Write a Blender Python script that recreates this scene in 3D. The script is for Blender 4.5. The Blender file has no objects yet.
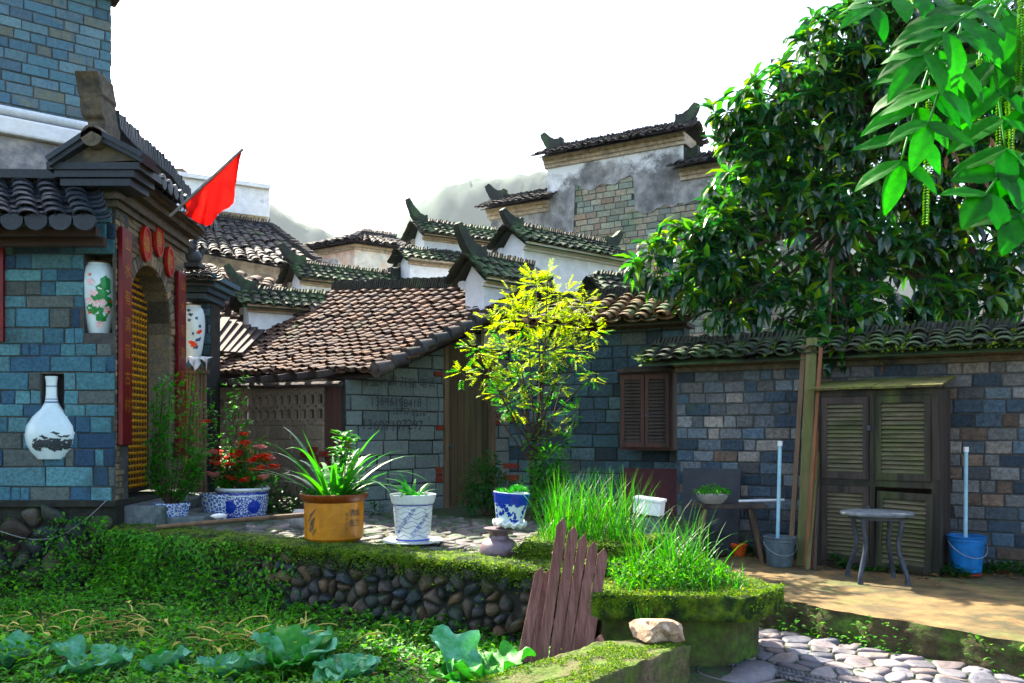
import bpy, math, random
from mathutils import Vector, Matrix, noise
R = math.radians
V3 = Vector
scene = bpy.context.scene
col = scene.collection

# ------------------------------------------------------------------ camera, sky, sun, exposure
F, CX, HY, EYE = 850.0, 512.0, 430.0, 1.75
cam = bpy.data.cameras.new('Camera')
cam.sensor_width = 36.0
cam.lens = 36.0 * F / 1024.0
cam.shift_y = (HY - 341.5) / 1024.0
cam.clip_start, cam.clip_end = 0.05, 9000
camo = bpy.data.objects.new('Camera', cam)
camo.location = (0, 0, EYE)
camo.rotation_euler = (R(90), 0, 0)
col.objects.link(camo)
scene.camera = camo

HAZE = 0.00012
SUN_EL, SUN_AZ = 42.0, -36.0          # degrees; azimuth from +Y towards +X
w = bpy.data.worlds.new('World')
scene.world = w
w.use_nodes = True
nt = w.node_tree
sky = nt.nodes.new('ShaderNodeTexSky')
sky.sky_type = 'NISHITA'
sky.sun_disc = False
sky.sun_elevation = R(SUN_EL)
sky.sun_rotation = R(SUN_AZ)
sky.dust_density = 3.0
sky.air_density = 1.0
nt.links.new(sky.outputs[0], nt.nodes['Background'].inputs[0])
nt.nodes['Background'].inputs[1].default_value = 0.12

sl = bpy.data.lights.new('Sun', 'SUN')
sl.energy = 5.0
sl.angle = R(0.5)
sl.color = (1.0, 0.90, 0.74)
so = bpy.data.objects.new('Sun', sl)
sd = V3((math.sin(R(SUN_AZ)) * math.cos(R(SUN_EL)), math.cos(R(SUN_AZ)) * math.cos(R(SUN_EL)), math.sin(R(SUN_EL))))
so.rotation_euler = sd.to_track_quat('Z', 'Y').to_euler()
so.location = (0, 0, 30)
col.objects.link(so)

vs = scene.view_settings
vs.view_transform = 'Standard'
vs.look = 'None'
vs.exposure = 2.4
vs.gamma = 1.0
vs.use_curve_mapping = False
scene.cycles.max_bounces = 6
scene.cycles.diffuse_bounces = 1
scene.cycles.transparent_max_bounces = 6
scene.cycles.caustics_reflective = False
scene.cycles.caustics_refractive = False
scene.cycles.use_denoising = True

rnd = random.Random(7)
U_ = rnd.uniform


def at(px, py, Y):
    return V3(((px - CX) / F * Y, Y, EYE + (HY - py) / F * Y))


def gz(px, py, z):
    Y = F * (EYE - z) / (py - HY)
    return V3(((px - CX) / F * Y, Y, z))


# ------------------------------------------------------------------ materials
MATS = {}
SAT = 1.30


def tone(q):
    return min(.84, .16 * (q / .16) ** 1.22)



def mat(name, cols, rough=0.8, scale=4.0, detail=6.0, bump=0.25, bscale=None, island=0.0, stretch=(1, 1, 1),
        spec=0.3, moss=None, dirt=0.35, trans=0.0, ivar=0.0, tint=None, metal=0.0, bdist=0.02, sharp=False, spots=None, fade=None):
    """cols: colours of a ramp driven by noise and (share `island`) by a random value per mesh piece."""
    m = bpy.data.materials.new(name)
    m.use_nodes = True
    nt = m.node_tree
    N, Lk = nt.nodes, nt.links
    b = N['Principled BSDF']
    out = N['Material Output']
    tc = N.new('ShaderNodeTexCoord')
    mp = N.new('ShaderNodeMapping')
    mp.inputs['Scale'].default_value = stretch
    Lk.new(tc.outputs['Object'], mp.inputs[0])

    def nz(sc, det=6, rgh=0.6):
        n = N.new('ShaderNodeTexNoise')
        n.inputs['Scale'].default_value = sc
        n.inputs['Detail'].default_value = det
        n.inputs['Roughness'].default_value = rgh
        Lk.new(mp.outputs[0], n.inputs['Vector'])
        return n.outputs['Fac']

    def math_(op, a, b_, clamp=False):
        x = N.new('ShaderNodeMath')
        x.operation = op
        x.use_clamp = clamp
        for k, q in ((0, a), (1, b_)):
            if isinstance(q, (int, float)):
                x.inputs[k].default_value = q
            else:
                Lk.new(q, x.inputs[k])
        return x.outputs[0]

    def rng(v, a, b_, c, d):
        x = N.new('ShaderNodeMapRange')
        x.inputs[1].default_value, x.inputs[2].default_value = a, b_
        x.inputs[3].default_value, x.inputs[4].default_value = c, d
        Lk.new(v, x.inputs[0])
        return x.outputs[0]

    def mix(fac, a, b_, mode='MIX'):
        x = N.new('ShaderNodeMix')
        x.data_type = 'RGBA'
        x.blend_type = mode
        if isinstance(fac, (int, float)):
            x.inputs[0].default_value = fac
        else:
            Lk.new(fac, x.inputs[0])
        for k, q in ((6, a), (7, b_)):
            if isinstance(q, tuple):
                x.inputs[k].default_value = q + (1,)
            else:
                Lk.new(q, x.inputs[k])
        return x.outputs[2]

    n1 = nz(scale, detail)
    fac = rng(n1, 0.3, 0.7, 0, 1)
    geo = N.new('ShaderNodeNewGeometry')
    if island > 0:
        isl = 1.0 if sharp else island
        fac = math_('ADD', math_('MULTIPLY', geo.outputs['Random Per Island'], isl), math_('MULTIPLY', fac, 1 - isl))
    rp = N.new('ShaderNodeValToRGB')
    cr = rp.color_ramp
    if sharp:
        cr.interpolation = 'CONSTANT'
    k = len(cols)
    while len(cr.elements) < k:
        cr.elements.new(0.5)
    for i, c in enumerate(cols):
        cr.elements[i].position = i / k if sharp else i / max(1, k - 1)
        lm = .3 * c[0] + .6 * c[1] + .1 * c[2]
        cr.elements[i].color = tuple(tone(max(.002, lm + (q - lm) * SAT)) for q in c) + (1,)
    Lk.new(fac, rp.inputs[0])
    c = rp.outputs[0]
    if dirt > 0:
        d = rng(nz(scale * 3.7, 8, 0.7), 0.3, 0.75, 1 - min(.9, dirt * 1.25), 1 + dirt * 0.45)
        hsv = N.new('ShaderNodeHueSaturation')
        Lk.new(d, hsv.inputs['Value'])
        Lk.new(c, hsv.inputs['Color'])
        c = hsv.outputs[0]
    if ivar > 0:                               # a second random value per piece, for its lightness
        fr = math_('FRACT', math_('MULTIPLY', geo.outputs['Random Per Island'], 37.7), 0.0)
        hv = N.new('ShaderNodeHueSaturation')
        Lk.new(rng(fr, 0, 1, 1 - ivar, 1 + ivar), hv.inputs['Value'])
        Lk.new(c, hv.inputs['Color'])
        c = hv.outputs[0]
    if spots:                                  # (colour, noise scale, low, high)
        c = mix(rng(nz(spots[1], 7, 0.65), spots[2], spots[3], 0, 1), c, tuple(spots[0]))
    if fade:                                   # (colour, z0, z1, noise scale) weathering that runs with height on the wall
        sx = N.new('ShaderNodeSeparateXYZ')
        Lk.new(tc.outputs['Object'], sx.inputs[0])
        h = rng(sx.outputs[2], fade[1], fade[2], 0, 1)
        h = math_('ADD', h, math_('MULTIPLY', math_('SUBTRACT', nz(fade[3], 8, 0.7), 0.5), 2.6))
        c = mix(rng(h, 0.35, 0.65, 0, 1), c, tuple(fade[0]))
    if moss:                                   # (colour, amount 0..1, how much it prefers faces turned up, scale)
        sn = N.new('ShaderNodeSeparateXYZ')
        Lk.new(geo.outputs['Normal'], sn.inputs[0])
        v = math_('ADD', nz(moss[3], 7, 0.65), math_('MULTIPLY', sn.outputs[2], moss[2]))
        e = 0.75 - 0.5 * moss[1] + moss[2] * 0.5
        mc = mix(rng(nz(moss[3] * 6, 5), 0.3, 0.7, 0, 1), tuple(x * 0.5 for x in moss[0]), tuple(min(1, x * 1.5) for x in moss[0]))
        c = mix(rng(v, e - 0.08, e + 0.1, 0, 1), c, mc)
    Lk.new(c, b.inputs['Base Color'])
    b.inputs['Roughness'].default_value = rough
    b.inputs['Specular IOR Level'].default_value = spec
    b.inputs['Metallic'].default_value = metal
    if bump > 0:
        bp = N.new('ShaderNodeBump')
        bp.inputs['Strength'].default_value = bump
        bp.inputs['Distance'].default_value = bdist
        Lk.new(nz(bscale or scale * 4, 8, 0.65), bp.inputs['Height'])
        Lk.new(bp.outputs[0], b.inputs['Normal'])
    if trans > 0:
        t = N.new('ShaderNodeBsdfTranslucent')
        Lk.new(mix(1.0, c, tint or (3.6, 2.7, 1.0), 'MULTIPLY'), t.inputs[0])
        ms = N.new('ShaderNodeMixShader')
        ms.inputs[0].default_value = trans
        Lk.new(b.outputs[0], ms.inputs[1])
        Lk.new(t.outputs[0], ms.inputs[2])
        Lk.new(ms.outputs[0], out.inputs[0])
    MATS[name] = m
    return m


MOSS = (0.07, 0.13, 0.015)
MOSSD = (0.025, 0.065, 0.018)
mat('gate brick', ivar=.22, sharp=True, cols=[(.035, .07, .11), (.075, .155, .19), (.10, .20, .225), (.12, .225, .245), (.05, .105, .15), (.105, .19, .21), (.11, .13, .125), (.08, .165, .20)],
    island=.85, scale=9, rough=.75, dirt=.5, bump=.7, bscale=50, spots=((.02, .035, .035), 1.1, .56, .78))
mat('pale grey mortar', [(.045, .05, .05), (.10, .10, .095)], scale=6, rough=.95)
mat('dark mortar', [(.018, .02, .017), (.045, .047, .04)], scale=6, rough=.95, moss=(MOSSD, .3, .1, 3))
mat('thin brick', ivar=.45, cols=[(.07, .065, .055), (.15, .13, .095), (.22, .17, .11), (.10, .11, .10)], island=.8, scale=9, dirt=.5)
mat('tower brick', ivar=.2, cols=[(.085, .15, .18), (.11, .18, .21), (.14, .20, .22), (.10, .15, .19), (.17, .18, .15), (.085, .14, .18), (.11, .18, .21)], island=.85, scale=8, dirt=.3)
mat('grey brick', ivar=.45, sharp=True, cols=[(.055, .078, .10), (.12, .14, .155), (.18, .185, .185), (.09, .12, .145), (.22, .21, .195), (.13, .145, .155), (.155, .125, .105), (.07, .10, .125), (.17, .175, .175), (.135, .14, .145), (.105, .13, .145)],
    island=.9, scale=7, dirt=.55, bump=.8, bscale=50, spots=((.26, .12, .06), 1.1, .64, .72), moss=(MOSSD, .22, .1, 2.2))
mat('slate brick', ivar=.3, sharp=True, cols=[(.04, .065, .08), (.07, .11, .13), (.10, .145, .16), (.055, .085, .11), (.12, .14, .135), (.075, .125, .145)], island=.9, scale=7, dirt=.5, bump=.7, bscale=50, moss=(MOSSD, .2, .1, 2), spots=((.025, .03, .03), 1.2, .56, .76))
mat('cinder block', ivar=.15, cols=[(.11, .13, .13), (.14, .165, .165), (.165, .185, .18), (.125, .155, .16)], island=.8, scale=8, dirt=.35, bump=.5, bscale=60)
mat('tan block', [(.20, .17, .135), (.25, .21, .165), (.15, .14, .12)], island=.7, scale=8, dirt=.45, bump=.5, bscale=60)
mat('old wall brick', ivar=.25, cols=[(.19, .22, .19), (.26, .27, .22), (.30, .27, .21), (.22, .25, .22), (.33, .26, .20), (.17, .22, .19)], island=.9, scale=5, dirt=.4, moss=((.10, .17, .09), .35, 0, 1.2))
mat('red brick', [(.20, .05, .03), (.13, .04, .03)], island=.8, scale=9)
mat('white plaster', [(.62, .62, .60), (.78, .78, .76), (.70, .70, .68)], scale=1.5, rough=.9, dirt=.18, bump=.15, spots=((.30, .31, .31), 2.2, .60, .74))
mat('stained plaster', [(.10, .10, .10), (.20, .20, .195), (.34, .335, .325), (.15, .15, .148)], scale=1.4, rough=.9, dirt=.35, bump=.15, fade=((.74, .74, .73), 7.45, 8.5, 1.1))
mat('pinkish plaster', [(.60, .50, .42), (.72, .64, .57), (.55, .40, .32), (.74, .70, .66)], scale=.9, rough=.9, dirt=.3)
mat('mottled plaster', [(.30, .28, .25), (.45, .42, .38), (.24, .24, .25), (.52, .46, .38)], scale=1.6, rough=.9, dirt=.5)
mat('cornice', [(.34, .29, .23), (.46, .40, .33), (.22, .20, .17)], scale=3, rough=.85, dirt=.4)
mat('dark cornice', [(.075, .075, .07), (.13, .115, .09), (.05, .053, .053)], scale=4, rough=.85, dirt=.5)
mat('concrete', [(.26, .26, .25), (.34, .335, .32), (.20, .20, .195)], scale=2, rough=.9, dirt=.3)
mat('brown roof tile', ivar=.45, cols=[(.045, .030, .024), (.095, .056, .038), (.14, .084, .054), (.062, .046, .042), (.115, .072, .05), (.034, .03, .033)], island=.85, scale=6, rough=.9, dirt=.5, moss=(MOSSD, .10, .05, 1.6), spec=.4)
mat('grey roof tile', ivar=.4, cols=[(.03, .033, .036), (.06, .06, .06), (.10, .085, .08), (.045, .045, .05), (.075, .065, .065)], island=.85, scale=6, rough=.8, dirt=.5, moss=(MOSSD, .22, .05, 1.5))
mat('mossy roof tile', [(.022, .026, .026), (.045, .05, .042), (.032, .04, .034), (.07, .058, .042)], island=.8, scale=6, rough=.75, dirt=.5, moss=((.05, .10, .03), .48, .15, 1.8))
mat('black roof tile', [(.018, .024, .032), (.04, .05, .06), (.025, .035, .045)], island=.8, scale=8, rough=.5, dirt=.4)
mat('amber roof tile', [(.11, .065, .03), (.19, .12, .05), (.07, .045, .028), (.15, .10, .055)], island=.8, scale=6, rough=.75, dirt=.5, moss=((.05, .10, .03), .35, .1, 2.5))
mat('moss', [(.008, .020, .005), (.035, .075, .008), (.14, .20, .014), (.015, .035, .006), (.09, .15, .012)], scale=5, rough=1.0, bump=1.0, bscale=45, bdist=.03, dirt=.7, spots=((.05, .042, .028), 4.0, .58, .68))
mat('moss sprigs', ivar=.4, cols=[(.02, .06, .006), (.09, .17, .010), (.19, .26, .016)], island=.8, rough=.8, bump=0, trans=.25)
mat('mossy slab', [(.12, .10, .07), (.22, .185, .135)], scale=4, rough=.95, bump=1, bscale=30, dirt=.6, moss=((.062, .105, .010), .62, .1, 3.4))
mat('garden soil', [(.03, .022, .014), (.06, .045, .03), (.025, .035, .012)], scale=5, rough=1, bump=.8)
mat('ground', [(.08, .09, .05), (.12, .11, .07)], scale=.5, rough=1)
mat('terrace earth', [(.05, .045, .035), (.10, .085, .065), (.03, .04, .02)], scale=3, rough=.95, bump=.6, moss=(MOSSD, .35, .1, 2))
mat('pavement', [(.10, .085, .055), (.19, .145, .085), (.075, .07, .045), (.23, .165, .09)], scale=1.3, rough=.9, dirt=.45, bump=.35, bscale=22, moss=((.10, .12, .03), .22, .02, 1.4))
mat('kerb earth', [(.05, .045, .03), (.10, .085, .055)], scale=5, rough=1, bump=1, moss=((.06, .12, .015), .55, .15, 3))
mat('path stone', ivar=.35, cols=[(.14, .13, .14), (.20, .175, .175), (.11, .115, .135), (.17, .16, .165), (.23, .195, .18)], island=.85, scale=7, rough=.6, dirt=.35, bump=.3, spec=.4)
mat('path bed', [(.05, .05, .035), (.09, .08, .06)], scale=8, rough=1, bump=.8, moss=(MOSSD, .5, .1, 4))
mat('terrace stone', [(.09, .085, .09), (.15, .135, .13), (.11, .105, .115), (.13, .12, .09)], island=.85, ivar=.35, scale=7, rough=.75, dirt=.4, bump=.3, moss=(MOSSD, .35, .1, 3))
mat('pebble', [(.06, .065, .075), (.14, .135, .14), (.045, .05, .06)], island=.9, scale=7, rough=.5)
mat('rubble', ivar=.5, cols=[(.022, .03, .036), (.05, .058, .058), (.08, .062, .046), (.034, .048, .058), (.11, .078, .052), (.042, .052, .04), (.03, .045, .058)], island=.9, scale=9, rough=.6, dirt=.5, bump=.45, moss=(MOSSD, .25, .15, 3))
mat('pale rock', [(.30, .23, .175), (.42, .34, .27), (.22, .165, .12), (.46, .39, .33)], scale=9, rough=.85, bump=.7, bscale=25, dirt=.3)
mat('old wood', [(.035, .029, .027), (.068, .056, .05), (.022, .02, .02)], scale=6, stretch=(1, 1, .07), rough=.8, bump=.5, dirt=.4)
mat('mossy wood', [(.03, .03, .025), (.055, .052, .04), (.022, .024, .019), (.045, .04, .03)], scale=5, stretch=(1, 1, .09), rough=.85, bump=.5, dirt=.5, moss=((.055, .075, .018), .27, .05, 2.2))
mat('mossy lid wood', [(.07, .06, .035), (.11, .09, .05)], scale=5, rough=.9, bump=.5, dirt=.5, moss=((.10, .12, .018), .5, .05, 3))
mat('door wood', [(.065, .05, .03), (.10, .078, .05), (.05, .045, .025)], scale=7, stretch=(1, 1, .05), rough=.85, bump=.5, moss=((.035, .06, .02), .35, 0, 1.2))
mat('brown stain wood', [(.05, .03, .026), (.085, .05, .042), (.035, .024, .022)], scale=6, stretch=(1, 1, .07), rough=.75, bump=.4)
mat('plank wood', [(.10, .075, .055), (.16, .12, .085), (.07, .056, .042)], scale=6, stretch=(1, .2, .1), rough=.85, bump=.4)
mat('green plank wood', [(.09, .095, .05), (.15, .14, .08), (.065, .085, .035)], scale=5, stretch=(1, 1, .1), rough=.85, bump=.4, moss=((.07, .13, .02), .4, .05, 1.5))
mat('reddish plank wood', [(.14, .075, .045), (.20, .115, .07)], scale=6, stretch=(1, 1, .08), rough=.8, bump=.3)
mat('picket paint', [(.15, .085, .072), (.19, .115, .098), (.12, .068, .058), (.17, .10, .085)], scale=22, stretch=(1, .3, .03), rough=.85, bump=.5, dirt=.3)
mat('maroon board', [(.055, .012, .016), (.08, .02, .022)], scale=3, rough=.6, dirt=.35, bump=.1)
mat('slate board', [(.028, .034, .042), (.05, .056, .064)], scale=3, rough=.6, dirt=.4, bump=.1)
mat('red lacquer', [(.10, .010, .014), (.14, .016, .018)], scale=4, rough=.4, dirt=.3, bump=.05)
mat('bright red lacquer', [(.24, .03, .02), (.32, .05, .03)], scale=4, rough=.45, bump=.05)
mat('gold', [(.34, .20, .035), (.48, .30, .06)], scale=8, rough=.4, bump=0, metal=.5)
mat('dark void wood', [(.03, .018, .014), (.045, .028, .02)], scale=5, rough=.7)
mat('porcelain', [(.42, .50, .51), (.52, .58, .59)], scale=3, rough=.18, dirt=.1, bump=.03, spec=.6)
mat('white glaze', [(.46, .49, .49), (.56, .58, .57)], scale=4, rough=.3, dirt=.18, bump=.05, spec=.5)
mat('cobalt', [(.015, .035, .22), (.03, .07, .33)], scale=8, rough=.25, bump=0, spec=.5)
mat('ink blue', [(.03, .07, .16), (.06, .12, .22)], scale=8, rough=.3, bump=0)
mat('ink', [(.035, .045, .05), (.06, .07, .08)], scale=8, rough=.6, bump=0)
mat('lotus green', [(.03, .17, .06), (.07, .27, .12)], scale=12, rough=.3, bump=0)
mat('lotus pink', [(.70, .35, .38), (.78, .62, .60)], scale=14, rough=.3, bump=0)
mat('vermilion', [(.55, .07, .03), (.65, .14, .06)], scale=10, rough=.3, bump=0)
mat('amber glaze', [(.30, .15, .010), (.38, .20, .014), (.22, .105, .008)], scale=3, rough=.3, dirt=.3, bump=.08, spec=.5)
mat('brown glaze', [(.13, .04, .018), (.18, .06, .025)], scale=4, rough=.35, dirt=.3, bump=.05, spec=.5)
mat('mauve glaze', [(.11, .08, .095), (.17, .13, .145), (.08, .05, .045)], scale=5, rough=.4, dirt=.3, bump=.05, spec=.6)
mat('terracotta', [(.45, .12, .05), (.55, .16, .07)], scale=5, rough=.7)
mat('potting soil', [(.03, .022, .016), (.055, .04, .028)], scale=20, rough=1, bump=.8)
mat('flag cloth', tint=(1.0, 1.2, 1.2), cols=[(.40, .035, .035), (.50, .06, .055)], scale=3, rough=.8, spec=.1, dirt=.15, bump=.05, trans=.4)
mat('grey metal', [(.22, .23, .24), (.32, .33, .34)], scale=6, rough=.5, metal=.4, bump=.05)
mat('white paint', [(.46, .48, .49), (.56, .57, .57)], scale=5, rough=.5, dirt=.15, bump=.05)
mat('styrofoam', [(.66, .68, .70), (.74, .75, .77)], scale=8, rough=.8, dirt=.06, bump=.1)
mat('pale blue plastic', [(.24, .36, .42), (.30, .42, .47)], scale=5, rough=.4, dirt=.15, bump=0)
mat('sky blue plastic', [(.025, .13, .30), (.045, .18, .36)], scale=4, rough=.45, dirt=.35, bump=.06)
mat('grey plastic', [(.09, .12, .135), (.135, .165, .18)], scale=4, rough=.5, dirt=.35, bump=.06)
mat('dark iron', [(.045, .055, .07), (.08, .09, .11)], scale=6, rough=.5, metal=.3)
mat('step stone', [(.10, .12, .13), (.16, .18, .18), (.07, .085, .09)], scale=4, rough=.85, dirt=.45, bump=.4, moss=(MOSSD, .25, .05, 2))
mat('slat wood', [(.085, .085, .055), (.135, .125, .09), (.055, .06, .038)], scale=6, stretch=(.2, 1, 1), rough=.85, dirt=.5, bump=.3, moss=((.06, .09, .018), .35, .05, 2.5))
mat('table top', [(.10, .115, .125), (.16, .18, .19)], scale=6, rough=.75, spec=.15, dirt=.5)
mat('bark', [(.035, .028, .022), (.075, .058, .042), (.025, .022, .018)], scale=12, stretch=(1, 1, .3), rough=.95, bump=.8)
mat('dark leaf', ivar=.5, sharp=True, cols=[(.012, .042, .024), (.021, .070, .028), (.031, .10, .023), (.015, .056, .037), (.025, .083, .027), (.016, .06, .027), (.09, .17, .014), (.043, .115, .024)], island=.95, rough=.24, dirt=.2, bump=0, spec=.8, trans=.38, tint=(4.2, 3.2, .9))
mat('bright leaf', ivar=.4, tint=(2.0, 1.9, .5), cols=[(.018, .11, .008), (.035, .16, .010), (.014, .085, .010)], island=.9, scale=20, rough=.55, dirt=.3, bump=0, spec=.25, trans=.45)
mat('catkin green', [(.10, .24, .03), (.16, .32, .05)], island=.9, rough=.6, bump=0, trans=.25, tint=(1.2, 1.2, 1))
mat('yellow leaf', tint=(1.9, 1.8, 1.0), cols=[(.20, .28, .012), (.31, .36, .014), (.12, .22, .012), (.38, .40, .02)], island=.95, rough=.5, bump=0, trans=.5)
mat('fresh green leaf', ivar=.35, cols=[(.035, .15, .014), (.06, .20, .02), (.03, .11, .016)], island=.9, rough=.45, bump=0, trans=.35)
mat('deep green leaf', [(.014, .06, .016), (.022, .085, .02), (.035, .11, .02)], island=.9, rough=.45, bump=0, trans=.3)
mat('weed', ivar=.5, cols=[(.012, .06, .008), (.045, .155, .008), (.10, .25, .012), (.06, .19, .02), (.18, .32, .02)], island=.9, rough=.6, bump=0, trans=.3)
mat('chive', ivar=.4, cols=[(.02, .09, .014), (.035, .135, .018), (.055, .18, .022), (.04, .14, .018), (.085, .15, .03)], island=.9, rough=.45, bump=0, trans=.35)
mat('strap leaf', [(.03, .13, .03), (.05, .18, .04), (.07, .22, .035)], island=.9, rough=.35, bump=0, trans=.3, spec=.5)
mat('kale leaf', tint=(1.2, 1.2, .7), ivar=.3, cols=[(.08, .21, .15), (.14, .28, .22), (.065, .20, .09), (.22, .36, .33)], island=.4, scale=9, rough=.55, bump=.35, bscale=22, trans=.2, spec=.3)
mat('green kale leaf', tint=(1.5, 1.4, .7), ivar=.3, cols=[(.03, .13, .03), (.055, .19, .045), (.035, .15, .05)], island=.5, scale=9, rough=.55, bump=.3, bscale=22, trans=.25)
mat('red petal', tint=(1.2, 1.2, 1.2), cols=[(.70, .03, .025), (.78, .05, .03), (.72, .12, .06), (.78, .26, .18)], island=.95, rough=.5, bump=0, trans=.3)
mat('pink petal', tint=(1.2, 1.2, 1.2), cols=[(.65, .20, .20), (.75, .40, .35)], island=.95, rough=.5, bump=0, trans=.3)
mat('straw', [(.36, .31, .13), (.50, .44, .22), (.26, .24, .09), (.20, .13, .07)], island=.9, rough=.8, bump=0)
mat('dead leaf', [(.10, .05, .03), (.18, .10, .05), (.07, .04, .03)], island=.9, rough=.8, bump=0)
mat('hill forest', [(.025, .06, .05), (.04, .085, .06), (.018, .045, .045)], scale=.25, rough=1, bump=0, dirt=.4)


def pattern(name, kind, scale, lo, hi, ca, cb, rough=.22):
    """glazed porcelain with a two-colour figure"""
    m = bpy.data.materials.new(name)
    m.use_nodes = True
    N, Lk = m.node_tree.nodes, m.node_tree.links
    b = N['Principled BSDF']
    tc = N.new('ShaderNodeTexCoord')
    if kind == 'cells':
        t = N.new('ShaderNodeTexVoronoi')
        t.feature = 'DISTANCE_TO_EDGE'
        t.inputs['Scale'].default_value = scale
        o = t.outputs['Distance']
    else:
        t = N.new('ShaderNodeTexNoise')
        t.inputs['Scale'].default_value = scale
        t.inputs['Detail'].default_value = 3
        o = t.outputs['Fac']
    Lk.new(tc.outputs['Object'], t.inputs['Vector'])
    mr = N.new('ShaderNodeMapRange')
    mr.inputs[1].default_value, mr.inputs[2].default_value = lo, hi
    Lk.new(o, mr.inputs[0])
    mx = N.new('ShaderNodeMix')
    mx.data_type = 'RGBA'
    mx.inputs[6].default_value, mx.inputs[7].default_value = ca + (1,), cb + (1,)
    Lk.new(mr.outputs[0], mx.inputs[0])
    Lk.new(mx.outputs[2], b.inputs['Base Color'])
    b.inputs['Roughness'].default_value = rough
    b.inputs['Specular IOR Level'].default_value = .6
    MATS[name] = m


pattern('blue scroll glaze', 'noise', 58, .50, .56, (.02, .05, .30), (.55, .64, .72))
pattern('blue lattice glaze', 'cells', 30, .06, .12, (.50, .60, .66), (.04, .09, .34))
pattern('blue cracked glaze', 'cells', 24, .05, .10, (.62, .68, .70), (.05, .13, .34))


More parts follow.
